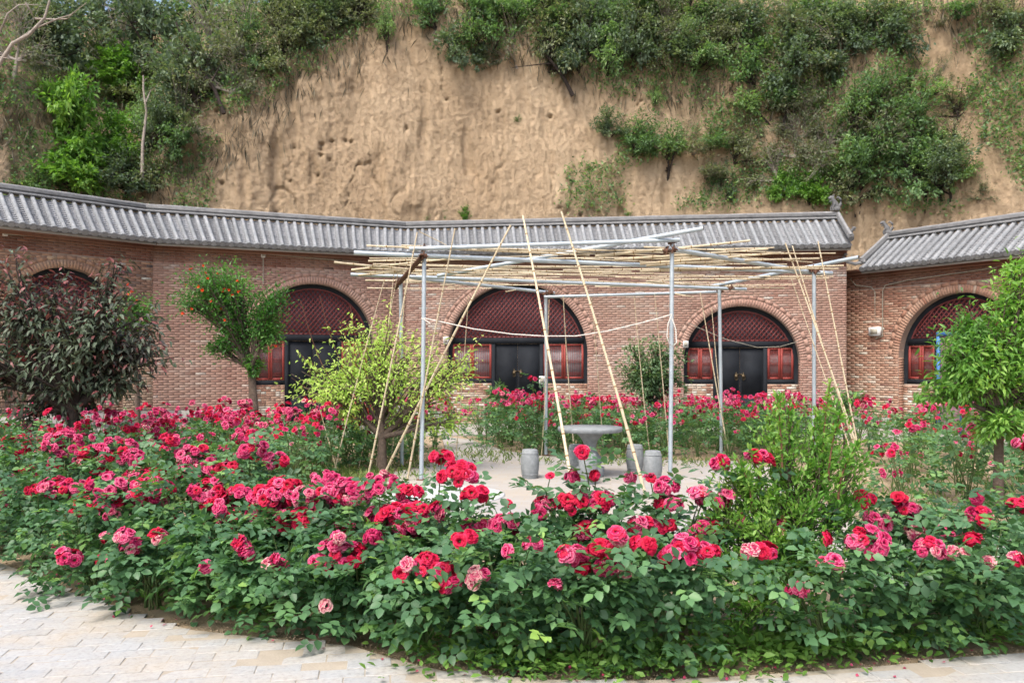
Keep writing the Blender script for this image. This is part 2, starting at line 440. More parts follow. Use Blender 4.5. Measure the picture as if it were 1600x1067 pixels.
# ------------------------------------------------------------------ geometry helpers
class Geo:
    def __init__(s):
        s.V, s.n, s.L, s.c, s.t, s.m, s.e = [], 0, [], [], [], [], []

    def add(s, V, Fc, tint=0.5, mat=0, edge=None):
        V = np.asarray(V, float).reshape(-1, 3)
        Fc = np.asarray(Fc, int)
        k = Fc.shape[1]
        nf = len(Fc)
        s.V.append(V)
        s.L.append((Fc + s.n).ravel())
        s.c.append(np.full(nf, k))
        s.t.append(np.broadcast_to(np.asarray(tint, float), (nf,)))
        s.m.append(np.full(nf, mat))
        s.e.append(np.zeros(len(V)) if edge is None else np.asarray(edge, float))
        s.n += len(V)
        return s

    def ngon(s, pts, tint=0.5, mat=0):
        return s.add(pts, [list(range(len(pts)))], tint, mat)

    def box(s, x0, x1, y0, y1, z0, z1, tint=0.5, mat=0, M=None):
        V = np.array([(x, y, z) for z in (z0, z1) for y in (y0, y1) for x in (x0, x1)], float)
        if M is not None:
            V = V @ np.array(M.to_3x3()).T + np.array(M.translation)
        Fc = [(0, 2, 3, 1), (4, 5, 7, 6), (0, 1, 5, 4), (2, 6, 7, 3), (0, 4, 6, 2), (1, 3, 7, 5)]
        return s.add(V, Fc, tint, mat)

    def tube(s, pts, r, n=8, cap=True, tint=0.5, mat=0):
        P = np.array([tuple(p) for p in pts], float)
        m = len(P)
        r = np.broadcast_to(np.asarray(r, float), (m,))
        T = np.gradient(P, axis=0)
        T /= np.linalg.norm(T, axis=1)[:, None] + 1e-9
        up = np.array([0, 0, 1.0]) if abs(T[:, 2]).mean() < 0.85 else np.array([1.0, 0, 0])
        A = np.cross(T, up)
        A /= np.linalg.norm(A, axis=1)[:, None] + 1e-9
        B = np.cross(T, A)
        a = np.arange(n) / n * 2 * math.pi
        V = P[:, None, :] + r[:, None, None] * (np.cos(a)[None, :, None] * A[:, None, :] + np.sin(a)[None, :, None] * B[:, None, :])
        Fc = []
        i = np.arange(m - 1)[:, None] * n
        j = np.arange(n)[None, :]
        j2 = (j + 1) % n
        Fc = np.stack([i + j, i + j2, i + n + j2, i + n + j], -1).reshape(-1, 4)
        s.add(V.reshape(-1, 3), Fc, tint, mat)
        if cap:
            s.ngon(V[0][::-1], tint, mat)
            s.ngon(V[-1], tint, mat)
        return s

    def lathe(s, prof, n=24, cx=0, cy=0, tint=0.5, mat=0):
        a = np.arange(n) / n * 2 * math.pi
        V = np.array([[(cx + r * math.cos(t), cy + r * math.sin(t), z) for t in a] for r, z in prof])
        m = len(prof)
        i = np.arange(m - 1)[:, None] * n
        j = np.arange(n)[None, :]
        j2 = (j + 1) % n
        s.add(V.reshape(-1, 3), np.stack([i + j, i + j2, i + n + j2, i + n + j], -1).reshape(-1, 4), tint, mat)
        s.ngon(V[0][::-1], tint, mat)
        s.ngon(V[-1], tint, mat)
        return s

    def xf(s, M):
        A, t = np.array(M.to_3x3()), np.array(M.translation)
        s.V = [v @ A.T + t for v in s.V]
        return s

    def mesh(s, name, mats, smooth=False, edge=False):
        me = bpy.data.meshes.new(name)
        V = np.concatenate(s.V)
        L = np.concatenate(s.L)
        c = np.concatenate(s.c)
        me.vertices.add(len(V))
        me.vertices.foreach_set("co", V.astype(np.float32).ravel())
        me.loops.add(len(L))
        me.loops.foreach_set("vertex_index", L.astype(np.int32))
        me.polygons.add(len(c))
        st = np.concatenate([[0], np.cumsum(c)[:-1]])
        me.polygons.foreach_set("loop_start", st.astype(np.int32))
        me.polygons.foreach_set("loop_total", c.astype(np.int32))
        for m in (mats if isinstance(mats, (list, tuple)) else [mats]):
            me.materials.append(m)
        me.polygons.foreach_set("material_index", np.concatenate(s.m).astype(np.int32))
        if smooth:
            me.polygons.foreach_set("use_smooth", np.ones(len(c), bool))
        me.update(calc_edges=True)
        a = me.attributes.new("tint", 'FLOAT', 'FACE')
        a.data.foreach_set("value", np.concatenate(s.t).astype(np.float32))
        if edge:
            a = me.attributes.new("edge", 'FLOAT', 'POINT')
            a.data.foreach_set("value", np.concatenate(s.e).astype(np.float32))
        return me

    def obj(s, name, mats, parent=None, loc=None, smooth=False, kind=None):
        return link(name, s.mesh(name, mats, smooth), parent, loc, kind=kind)


def link(name, me, parent=None, loc=None, rot=None, scale=None, kind=None, quat=None):
    o = bpy.data.objects.new(name, me)
    COL.objects.link(o)
    if parent:
        o.parent = parent
    if loc is not None:
        o.location = loc
    if rot is not None:
        o.rotation_euler = rot
    if quat is not None:
        o.rotation_mode = 'QUATERNION'
        o.rotation_quaternion = quat
    if scale is not None:
        o.scale = (scale,) * 3 if isinstance(scale, (int, float)) else scale
    if kind:
        o["kind"] = kind
    return o


def tag(o, label, cat, group=None):
    o["label"] = label
    o["category"] = cat
    if group:
        o["group"] = group
    return o


def thing(name, label, cat, loc=(0, 0, 0), rz=0, group=None):
    o = bpy.data.objects.new(name, None)
    COL.objects.link(o)
    o.empty_display_size = 0.2
    o.location = loc
    o.rotation_euler = (0, 0, rz)
    return tag(o, label, cat, group)


ORD = ["first", "second", "third", "fourth", "fifth", "sixth", "seventh", "eighth", "ninth", "tenth", "eleventh", "twelfth",
       "thirteenth", "fourteenth", "fifteenth", "sixteenth", "seventeenth", "eighteenth", "nineteenth", "twentieth"]


def unit(a):
    return a / (np.linalg.norm(a, axis=-1, keepdims=True) + 1e-9)


def leaves(g, P, D, L, W, tint, hi=False, mat=0, Nn=None, curl=0.15):
    """leaves at base points P growing along D"""
    n = len(P)
    P = np.asarray(P, float)
    D = unit(np.asarray(D, float))
    if Nn is None:
        Nn = rng.normal(size=(n, 3)) * 0.5 + np.array([0, 0, 1.0])
    Sd = unit(np.cross(D, Nn))
    Nn = np.cross(Sd, D)
    L = np.broadcast_to(np.asarray(L, float), (n,))[:, None]
    W = np.broadcast_to(np.asarray(W, float), (n,))[:, None]
    tint = np.broadcast_to(np.asarray(tint, float), (n,))
    if not hi:
        V = np.stack([P, P + D * L * .45 + Sd * W / 2 + Nn * W * .15, P + D * L - Nn * L * curl, P + D * L * .45 - Sd * W / 2 + Nn * W * .15], 1)
        k = np.arange(n)[:, None] * 4
        Fc = np.concatenate([k + np.array([[0, 1, 2]]), k + np.array([[0, 2, 3]])])
        g.add(V.reshape(-1, 3), Fc, np.concatenate([tint, tint]), mat)
    else:
        s1, s2 = P + D * L * .34, P + D * L * .7 - Nn * L * curl * .4
        tip = P + D * L - Nn * L * curl
        V = np.stack([P, s1, s2, tip, s1 + Sd * W * .5 + Nn * W * .14, s2 + Sd * W * .38 + Nn * W * .1,
                      s1 - Sd * W * .5 + Nn * W * .14, s2 - Sd * W * .38 + Nn * W * .1], 1)
        k = np.arange(n)[:, None] * 8
        T3 = [(0, 1, 4), (2, 3, 5), (0, 6, 1), (2, 7, 3)]
        T4 = [(1, 2, 5, 4), (1, 6, 7, 2)]
        g.add(V.reshape(-1, 3), np.concatenate([k + np.array([t]) for t in T3]), np.tile(tint, 4), mat)
        base = g.n - n * 8
        Fq = np.concatenate([k + np.array([t]) for t in T4]) + base
        g.L.append(Fq.ravel())
        g.c.append(np.full(len(Fq), 4))
        g.t.append(np.tile(tint, 2))
        g.m.append(np.full(len(Fq), mat))
    return g


def bez(a, b, c, n):
    a, b, c = (np.array(tuple(q), float) for q in (a, b, c))
    t = np.linspace(0, 1, n)[:, None]
    return (1 - t) ** 2 * a + 2 * t * (1 - t) * b + t * t * c


# ------------------------------------------------------------------ ground and paving
g = Geo()
xs = np.concatenate([np.linspace(-150, -16, 8), np.linspace(-14, 14, 57), np.linspace(16, 150, 8)])
ys = np.concatenate([np.linspace(-60, 2, 5), np.linspace(3, 24, 43), np.linspace(28, 160, 7)])
V = [(x, y, -0.05 if not (-14 < x < 14 and 3 < y < 23) else -0.012 + 0.02 * noise.noise(Vector((x * .9, y * .9, 0)))) for y in ys for x in xs]
nx = len(xs)
g.add(V, [(j * nx + i, j * nx + i + 1, (j + 1) * nx + i + 1, (j + 1) * nx + i) for j in range(len(ys) - 1) for i in range(nx - 1)])
g.obj("ground", SOIL, smooth=True, kind="structure")

EDGE = [(-300, 800), (-100, 850), (0, 882), (60, 905), (120, 935), (200, 962), (300, 988), (430, 1002), (560, 1014), (620, 1036), (700, 1054),
        (850, 1066), (1000, 1068), (1130, 1062), (1300, 1051), (1480, 1036), (1600, 1028), (1750, 1020), (2000, 1000)]
EX, EY = [e[0] for e in EDGE], [e[1] for e in EDGE]


def edge_py(px):
    return float(np.interp(px, EX, EY))


def edge_d(px):
    return F * CH / (edge_py(px) - HZ)


def slab(name, pts, z0, z1, mat, kind="structure"):
    g = Geo()
    top = [(p[0], p[1], z1) for p in pts]
    g.ngon(top)
    n = len(pts)
    low = [(p[0], p[1], z0) for p in pts]
    g.add(top + low, [(i, (i + n), ((i + 1) % n + n), (i + 1) % n) for i in range(n)])
    return g.obj(name, mat, kind=kind)


cy = [(690, 683), (735, 688), (790, 706), (850, 714), (1000, 720), (1150, 722), (1215, 735), (1262, 775), (1345, 820), (1460, 838), (1680, 836),
      (1680, 950), (1400, 935), (1240, 868), (1050, 850), (850, 846), (700, 838), (560, 800), (470, 786), (500, 764), (590, 744), (650, 733), (700, 716)]
slab("courtyard_paving", [G(*c) for c in cy], -0.06, 0.022, PAVE)
# walk in front of the facades
slab("pavement", [(-15.5, 14.2), (-14, 13.0), (-8.7, 16.6), (-3.0, 18.6), (3, 19.3), (8.2, 17.8), (10.5, 14.0), (16, 9), (17, 14), (12, 22), (-2.5, 23.5), (-9.5, 20.5)], -0.06, 0.018, CONC)
g = Geo()
c0 = G(697, 776)
g.lathe([(0.74, 0.02), (0.74, 0.034), (0.72, 0.036), (0.02, 0.036)], 48, c0.x, c0.y)
g.obj("round_paving_slab", surf("pale_slab", (0.40, 0.42, 0.43), (0.48, 0.49, 0.50), 3, 0.85, 0.15), kind="structure")

# front path: single pavers, laid a little askew
pth = bpy.data.objects.new("front_path", None)
COL.objects.link(pth)
pth["kind"] = "structure"
g = Geo()
pl = [(x_, y_) for px in range(-300, 2001, 50) for x_, y_, _ in [PX(px, 900, edge_d(px))]]
slab("path_bed", [(-3.2, 1.0), (3.4, 1.0)] + [(x, y - 0.0) for x, y in pl[::-1]], -0.05, 0.0172,
     surf("path_sand", (0.30, 0.265, 0.215), (0.38, 0.34, 0.28), 5, 1.0, 0.4, 60)).parent = pth
PW, PH = 0.245, 0.122


def paver_mesh(i):
    g = Geo()
    h, b = 0.02, 0.003
    w, d = PW / 2 - .0022, PH / 2 - .0022
    o = [(-w, -d), (w, -d), (w, d), (-w, d)]
    jt = lambda: R.uniform(-.002, .002)
    top = [(x * (1 - b / w) + jt(), y * (1 - b / d) + jt(), h + jt() * .6) for x, y in o]
    mid = [(x + jt() * .6, y + jt() * .6, h - .003) for x, y in o]
    low = [(x, y, 0) for x, y in o]
    g.ngon(top)
    for a, c in ((mid, top), (low, mid)):
        g.add(a + c, [(k, (k + 1) % 4, (k + 1) % 4 + 4, k + 4) for k in range(4)])
    return g.mesh("paver", PAVER)


pav = [paver_mesh(i) for i in range(6)]
ang = math.radians(9)
ca, sa = math.cos(ang), math.sin(ang)
cand = []
for j in range(-30, 70):
    for i in range(-34, 34):
        u = (i + (0.5 if j % 2 else 0) + 0.06 * math.sin(j * 1.7)) * PW
        v = j * PH
        x, y = u * ca - v * sa, 4.2 + u * sa + v * ca
        if y < 2.6 or y > 8.5:
            continue
        px, py = pix(x, y)
        if py < edge_py(px) + 3 or px < -260 or px > 1860 or py > 1500:
            continue
        cand.append((0 if (-40 < px < 1640 and py < 1085) else 1, -py, x, y))
cand.sort()
rest = Geo()
for k, (vis, _, x, y) in enumerate(sorted(cand, key=lambda c: (c[0], c[1] if c[0] else c[1]))):
    z = R.uniform(-.003, .003)
    r = ang + R.uniform(-.012, .012)
    if vis == 0 and k < 300:
        link("paver", R.choice(pav), pth, (x, y, z), (R.uniform(-.006, .006), R.uniform(-.006, .006), r))
    else:
        M = Matrix.Translation((x, y, z)) @ Matrix.Rotation(r, 4, 'Z')
        rest.box(-PW / 2 + .004, PW / 2 - .004, -PH / 2 + .004, PH / 2 - .004, 0, .02, R.random(), 0, M)
rest.obj("pavers_beyond", PAVER, pth, kind="stuff")

# ------------------------------------------------------------------ facades
E0, E1, E2, E3 = Vector((-12.26, 15.0)), Vector((-8.38, 19.33)), Vector((-2.8, 21.7)), Vector((8.36, 20.2))
F0, F1 = Vector((8.77, 20.6)), Vector((12.0, 15.35))


def nrm(a, b):          # away from the camera
    d = (b - a).normalized()
    return Vector((-d.y, d.x))


def offs(P, dist):
    out = []
    for i, p in enumerate(P):
        ns = []
        if i:
            ns.append(nrm(P[i - 1], p))
        if i < len(P) - 1:
            ns.append(nrm(p, P[i + 1]))
        n = sum(ns, Vector((0, 0))).normalized()
        out.append(p + n * dist / n.dot(ns[0]))
    return out


EAV = [E0, E1, E2, E3]
WAL, RID = offs(EAV, 0.42), offs(EAV, 1.22)
EAV2 = [F0, F1]
WAL2, RID2 = offs(EAV2, 0.42), offs(EAV2, 1.15)


class Frame:
    def __init__(s, a, b):
        s.a, s.b = a, b
        s.u = (b - a).normalized()
        s.n = nrm(a, b)
        s.L = (b - a).length
        s.rz = math.atan2(s.u.y, s.u.x)

    def hit(s, px):
        k = (px - 800) / F
        # a + u*t = Y*(k,1)
        t = (k * s.a.y - s.a.x) / (s.u.x - k * s.u.y)
        return t, s.a.y + s.u.y * t

    def z(s, px, py):
        return CH + (HZ - py) / F * s.hit(px)[1]


def brickbox(g, x0, x1, z0, z1, out, tint, y=0.0):
    """five-sided brick standing proud of the plane y"""
    V = [(x0, y, z0), (x1, y, z0), (x1, y, z1), (x0, y, z1), (x0, y - out, z0), (x1, y - out, z0), (x1, y - out, z1), (x0, y - out, z1)]
    g.add(V, [(4, 5, 6, 7), (0, 1, 5, 4), (3, 7, 6, 2), (0, 4, 7, 3), (1, 2, 6, 5)], tint)


def tint_of(x, z, lo=0.0, hi=1.0, seed=0.0):
    v = 0.5 + 0.45 * noise.noise(Vector((x * .6 + seed, z * .8, seed))) + R.gauss(0, .13)
    if R.random() < .04:
        v = R.choice((0.0, 1.0))
    return min(1, max(0, lo + (hi - lo) * v))


def courses(g, x0, x1, z0, z1, arches, seed, lo=0, hi=1, y=0.0, L=0.24, H=0.061, headers=False):
    z = z0
    k = 0
    while z + H * .6 < z1:
        zt = min(z + H - .011, z1)
        zm = (z + zt) / 2
        gaps = []
        for (c, Rr, zs) in arches:
            if zm < zs:
                w = Rr
            else:
                q = (Rr + .28) ** 2 - (zm - zs) ** 2
                w = math.sqrt(q) if q > 0 else 0
            if w:
                gaps.append((c - w, c + w))
        x = x0 - (L / 2 if k % 2 else 0)
        n = 0
        while x < x1:
            l = L
            if headers and n % 2 == k % 4 // 2:
                l = L / 2
            a, b = max(x, x0), min(x + l - .011, x1)
            segs = [(a, b)]
            for (ga, gb) in gaps:
                s2 = []
                for (p, q) in segs:
                    if q <= ga or p >= gb:
                        s2.append((p, q))
                    else:
                        if p < ga:
                            s2.append((p, ga - .006))
                        if q > gb:
                            s2.append((gb + .006, q))
                segs = s2
            for (p, q) in segs:
                if q - p > .025:
                    t = tint_of(x, z, lo, hi, seed)
                    if headers and l < L:
                        t = R.uniform(.75, 1) if R.random() < .6 else R.uniform(0, .4)
                    brickbox(g, p, q, z, zt, .009 + R.uniform(-.002, .004), t, y)
            x += l
            n += 1
        z += H
        k += 1


def lattice(g, c, Rr, zs, zt, y, pitch=0.118, w=.030, d=.02):
    """diagonal strips clipped to the arch head above zt"""
    for sgn in (-1, 1):
        th = math.radians(50) * sgn
        dx, dz = math.cos(th), math.sin(th)
        nx_, nz = -dz, dx
        m = int(Rr * 2 / pitch) + 2
        for k in range(-m, m + 1):
            o = k * pitch * .78
            # line points: (o*nx_, o*nz)+t*(dx,dz); inside circle radius Rr, z > zt-zs
            q = Rr * Rr - o * o
            if q <= 0:
                continue
            t0, t1 = -math.sqrt(q), math.sqrt(q)
            zb = zt - zs
            tz = (zb - o * nz) / dz
            if dz > 0:
                t0 = max(t0, tz)
            else:
                t1 = min(t1, tz)
            if t1 - t0 < .05:
                continue
            p0 = (c + o * nx_ + t0 * dx, zs + o * nz + t0 * dz)
            p1 = (c + o * nx_ + t1 * dx, zs + o * nz + t1 * dz)
            hx, hz = nx_ * w / 2, nz * w / 2
            ya, yb = y - d * (1 if sgn > 0 else .0) - .001, y + d * (0 if sgn > 0 else 1) - .001
            V = [(p0[0] - hx, ya, p0[1] - hz), (p1[0] - hx, ya, p1[1] - hz), (p1[0] + hx, ya, p1[1] + hz), (p0[0] + hx, ya, p0[1] + hz)]
            V += [(v[0], yb, v[2]) for v in V]
            g.add(V, [(0, 1, 2, 3), (0, 4, 5, 1), (2, 6, 7, 3), (1, 5, 6, 2), (0, 3, 7, 4)])


def arc(c, Rr, zs, a0=0.0, a1=math.pi, n=28):
    return [(c + Rr * math.cos(t), zs + Rr * math.sin(t)) for t in np.linspace(a0, a1, n)]


def window(fac, rot, x0, x1, z0, z1, y):
    """a pair of red lattice sashes; window > frame, sash, pane"""
    w = Geo().box(x0, x1, y + .035, y + .05, z0, z1)
    wo = w.obj("window_pane", PANE_G, None)
    wo.name = "window"
    wo.parent = fac
    wo.rotation_euler = (0, 0, rot)
    mid = (x0 + x1) / 2
    for a, b in ((x0, mid - .004), (mid + .004, x1)):
        s = Geo()
        fw = .055
        s.box(a, a + fw, y - .02, y + .03, z0, z1).box(b - fw, b, y - .02, y + .03, z0, z1)
        s.box(a + fw, b - fw, y - .02, y + .03, z0, z0 + fw).box(a + fw, b - fw, y - .02, y + .03, z1 - fw, z1)
        s.obj("sash_frame", RED, wo)
        l = Geo()
        ia, ib, ja, jb = a + fw, b - fw, z0 + fw, z1 - fw
        H = jb - ja
        for k in range(1, 7):
            x = ia + (ib - ia) * k / 7
            l.box(x - .004, x + .004, y, y + .018, ja, jb)
        for f in (.07, .13, .47, .53, .88, .94):
            z = ja + H * f
            l.box(ia, ib, y - .006, y + .012, z - .0045, z + .0045)
        l.obj("sash_lattice", RED, wo, kind="stuff")
    return wo


def arch_fill(fac, rot, A, base, bm):
    """everything that stands in one arched opening"""
    c, Rr, zs, sill, lint, dw = A["c"], A["R"], A["zs"], A["sill"], A["lint"], A["dw"]
    y = .24
    add = lambda g, name, m, kind=None, par=None: _rot(g.obj(name, m, par or fac, kind=kind), rot if par is None else 0)
    fw = .11
    hw = lambda z, r=Rr: r if z < zs else math.sqrt(max(r * r - (z - zs) ** 2, 0))
    # black frame round the opening, from the sill up
    out, inn = arc(c, Rr + .01, zs), arc(c, Rr - fw, zs)
    out = [(c + Rr + .01, sill)] + out + [(c - Rr - .01, sill)]
    inn = [(c + Rr - fw, sill)] + inn + [(c - Rr + fw, sill)]
    g = Geo()
    n = len(out)
    V = [(p[0], yy, p[1]) for yy in (y - .03, y + .08) for ring in (out, inn) for p in ring]
    Fc = []
    for i in range(n - 1):
        Fc += [(i, n + i, n + i + 1, i + 1), (n + i, 3 * n + i, 3 * n + i + 1, n + i + 1)]
    g.add(V, Fc)
    hl = hw(lint + .08) - fw + .05
    g.box(c - hl, c + hl, y - .035, y + .07, lint, lint + .16)
    hb = dw / 2
    for sx in (-1, 1):
        g.box(c + sx * hb - .05, c + sx * hb + .05, y - .028, y + .07, base, lint)
        a, b = sorted((c + sx * (hb + .05), c + sx * (Rr - fw + .02)))
        g.box(a, b, y - .032, y + .07, sill, sill + .12)
    add(g, "frame", BLACK)
    # lattice head with dark glass behind
    g = Geo()
    pts = [p for p in arc(c, Rr - fw + .02, zs, n=36) if p[1] > lint + .1]
    wz = hw(lint + .1, Rr - fw + .02)
    pts = [(c + wz, lint + .1)] + pts + [(c - wz, lint + .1)]
    g.ngon([(p[0], y + .05, p[1]) for p in pts][::-1])
    lat_pane = add(g, "fanlight_pane", PANE)
    g = Geo()
    lattice(g, c, Rr - fw, zs, lint + .155, y + .005)
    add(g, "fanlight_lattice", REDL, "stuff")
    # inner arch rim in lattice red
    g = Geo()
    a_, b_ = arc(c, Rr - fw, zs), arc(c, Rr - fw - .035, zs)
    V = [(p[0], y - .02, max(p[1], lint + .15)) for ring in (a_, b_) for p in ring]
    n = len(a_)
    g.add(V, [(i, n + i, n + i + 1, i + 1) for i in range(n - 1)])
    g.box(c - wz + .05, c + wz - .05, y - .012, y + .02, lint + .158, lint + .20)
    add(g, "fanlight_frame", REDL)
    for sx in (-1, 1):
        a, b = sorted((c + sx * (hb + .055), c + sx * (Rr - fw - .005)))
        window(fac, rot, a, b, sill + .125, lint - .005, y)
        # brick infill below the sill
        a, b = sorted((c + sx * (hb + .05), c + sx * Rr))
        g = Geo().box(a, b, y - .04, y + .2, base, sill)
        inf = add(g, "infill_wall", MORTAR_P)
        g = Geo()
        courses(g, a, b, base + .004, sill, [], 3 + sx, .1, 1, y - .04, headers=True)
        add(g, "infill_bricks", BR_MIX, "stuff", inf)
    # two door leaves
    for sx in (-1, 1):
        a, b = sorted((c + sx * .004, c + sx * (hb - .052)))
        g = Geo().box(a, b, y + .02, y + .06, base + .01, lint - .003)
        g.box(a + .04, b - .04, y + .012, y + .021, base + .12, base + .75)
        g.box(a + .04, b - .04, y + .012, y + .021, base + .85, lint - .1)
        d = add(g, "door_leaf", BLACK)
        k = Geo()
        hx, hz = c + sx * .09, base + (lint - base) * .64
        k.lathe([(.05, 0), (.055, .008), (.03, .02), (.012, .03)], 12)
        k.xf(Matrix.Translation((hx, y + .012, hz)) @ Matrix.Rotation(math.radians(90), 4, 'X'))
        ring = [(hx + .045 * math.cos(t), y - .015, hz - .05 + .045 * math.sin(t)) for t in np.linspace(0, 2 * math.pi, 15)]
        k.tube(ring, .007, 5, False)
        k.box(hx - .09 if sx > 0 else hx - .01, hx + .01 if sx > 0 else hx + .09, y + .002, y + .012, hz + .035, hz + .055)
        k.box(hx - .012, hx + .012, y + .002, y + .012, hz - .12, hz + .1)
        k.obj("door_knocker", BRASS, d)
    g = Geo().box(c - hb - .1, c + hb + .1, y - .3, y + .1, base - .02, base + .012)
    add(g, "threshold", CONC)


def _rot(o, r):
    o.rotation_euler = (0, 0, r)
    return o


def facade(fr, name, label, arches, base, top, bm, seed, lo=0, hi=1, plinth=.35, x0=0.0, x1=None, mort=MORTAR):
    """arches: dicts of photo columns / rows; returns (Empty, list)"""
    fac = thing(name, label, "brick facade", (fr.a.x, fr.a.y, 0))
    rot = fr.rz
    x1 = fr.L if x1 is None else x1
    AA = []
    for a in arches:
        s0, s1 = fr.hit(a["l"])[0], fr.hit(a["r"])[0]
        c = (s0 + s1) / 2
        d = fr.a.y + fr.u.y * c
        Rr = (s1 - s0) / 2
        zt = CH + (HZ - a["t"]) / F * d
        AA.append(dict(c=c, R=Rr, zs=zt - Rr, sill=a["sill"], lint=a["lint"], dw=a["dw"], base=a.get("base", base)))
    th = .5
    pts = [(x0, 0)]
    for A in AA:
        b = A["base"] if A["base"] > .1 else -0.0
        pts += [(A["c"] - A["R"], 0), (A["c"] - A["R"], A["zs"])] if b < .1 else [(A["c"] - A["R"], b), (A["c"] - A["R"], A["zs"])]
        if b >= .1:
            pts.insert(-2, (A["c"] - A["R"] - .001, 0))
        pts += arc(A["c"], A["R"], A["zs"], math.pi, 0)[1:-1]
        pts += [(A["c"] + A["R"], A["zs"]), (A["c"] + A["R"], b)]
        if b >= .1:
            pts.insert(len(pts), (A["c"] + A["R"] + .001, 0))
    pts += [(x1, 0), (x1, top), (x0, top)]
    # front face split at each crown so that no concave face has to be guessed
    g = Geo()
    n = len(pts)
    g.add([(p[0], 0, p[1]) for p in pts] + [(p[0], th, p[1]) for p in pts], [(i, i + n, (i + 1) % n + n, (i + 1) % n) for i in range(n)])
    cuts = [x0] + [A["c"] for A in AA] + [x1]
    for i in range(len(cuts) - 1):
        a, b = cuts[i], cuts[i + 1]
        poly = [(a, top)]
        if i:
            A = AA[i - 1]
            poly += arc(A["c"], A["R"], A["zs"], math.pi / 2, 0, 16) + [(A["c"] + A["R"], A["base"])]
            if A["base"] > .1:
                poly += [(A["c"] + A["R"], 0)]
        else:
            poly += [(a, 0)]
        if i < len(AA):
            A = AA[i]
            poly += [(A["c"] - A["R"], 0)] + ([(A["c"] - A["R"], A["base"])] if A["base"] > .1 else []) + arc(A["c"], A["R"], A["zs"], math.pi, math.pi / 2, 16)
        else:
            poly += [(b, 0)]
        poly += [(b, top)]
        g.ngon([(p[0], 0, p[1]) for p in poly])
        g.ngon([(p[0], th, p[1]) for p in poly][::-1])
    wall = _rot(g.obj("wall", mort, fac), rot)
    # plinth
    if plinth:
        xs_ = [x0] + sum([[A["c"] - A["R"], A["c"] + A["R"]] for A in AA], []) + [x1]
        for i in range(0, len(xs_), 2):
            if xs_[i + 1] - xs_[i] > .05:
                q = Geo().box(xs_[i] + .002, xs_[i + 1] - .002, -.035, .0, 0, plinth)
                q.obj("plinth", CONC, wall)
    # bricks
    g = Geo()
    z1 = max(plinth, 0) + .004
    courses(g, x0, x1, z1, top - .5, [(A["c"], A["R"], A["zs"]) for A in AA], seed, lo, hi)
    g.obj("wall_bricks", bm, wall, kind="stuff")
    g = Geo()
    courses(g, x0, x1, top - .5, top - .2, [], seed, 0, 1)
    g.obj("eave_shade_bricks", BR_EAVE_SHADE, wall, kind="stuff")  # top band of the wall, eave shade put into the brick colour
    # corbelled courses that carry the eave
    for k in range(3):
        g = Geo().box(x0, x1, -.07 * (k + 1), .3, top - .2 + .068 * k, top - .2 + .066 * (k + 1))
        g.obj("corbel_course", BR_EAVE_SHADE, wall)
    for A in AA:
        # voussoirs: a soldier ring, then a flat ring round it
        g = Geo()
        for ring, (ra, rb, pitch) in enumerate(((A["R"], A["R"] + .175, .068), (A["R"] + .185, A["R"] + .275, .20))):
            nb = int(math.pi * (ra + rb) / 2 / pitch)
            for k in range(nb):
                t0, t1 = math.pi * k / nb + .006 / ra, math.pi * (k + 1) / nb - .006 / ra
                o = .010 + R.uniform(-.002, .003) - .003 * ring
                V = [(A["c"] + r * math.cos(t), yy, A["zs"] + r * math.sin(t)) for yy in (-o, .0 if ring else .235) for (r, t) in ((ra, t0), (rb, t0), (rb, t1), (ra, t1))]
                g.add(V, [(0, 3, 2, 1), (0, 1, 5, 4), (1, 2, 6, 5), (2, 3, 7, 6), (3, 0, 4, 7)], tint_of(k * .1, ring, .35, .7, seed))
        # jamb bricks inside the reveal
        for sx in (-1, 1):
            z = A["base"] + .004
            while z < A["zs"] - .03:
                xx = A["c"] + sx * A["R"]
                g.box(min(xx, xx - sx * .006), max(xx, xx - sx * .006), .003, .235, z, z + .055, tint_of(z, sx, 0, .8, seed))
                z += .066
        g.obj("arch_ring_bricks", bm, wall, kind="stuff")
        arch_fill(fac, rot, A, A["base"], bm)
    return fac, AA


# --- roof covering: shared tile rows
def tile_row_mesh():
    g = Geo()
    n, r, L = 6, .050, 1.0
    a = np.linspace(0, math.pi, n + 1)
    m = 6
    for k in range(m):
        y0, y1 = k / m, (k + 1) / m + .01
        ra, rb = r * 1.05, r * .93
        V = [(rr * math.cos(t), yy, rr * 1.15 * math.sin(t) - .004) for (rr, yy) in ((ra * .88, y0 - .003), (ra, y0), (rb, y1)) for t in a]
        n1 = n + 1
        g.add(V, [(j * n1 + i, j * n1 + i + 1, (j + 1) * n1 + i + 1, (j + 1) * n1 + i) for j in range(2) for i in range(n)])
    b = np.linspace(0, 2 * math.pi, 13)[:-1]
    disc = [(.076 * math.cos(t), -.012, .076 * math.sin(t) - .016) for t in b]
    back = [(p[0], .02, p[2]) for p in disc]
    g.ngon(disc[::-1])
    g.add(disc + back, [(i, (i + 1) % 12, (i + 1) % 12 + 12, i + 12) for i in range(12)])
    inner = [(.036 * math.cos(t), -.018, .036 * math.sin(t) + .002) for t in b]
    g.ngon(inner[::-1])
    g.add(inner + [(p[0], -.012, p[2]) for p in inner], [(i, (i + 1) % 12, (i + 1) % 12 + 12, i + 12) for i in range(12)])
    return g.mesh("cover_tile_row", TILE)


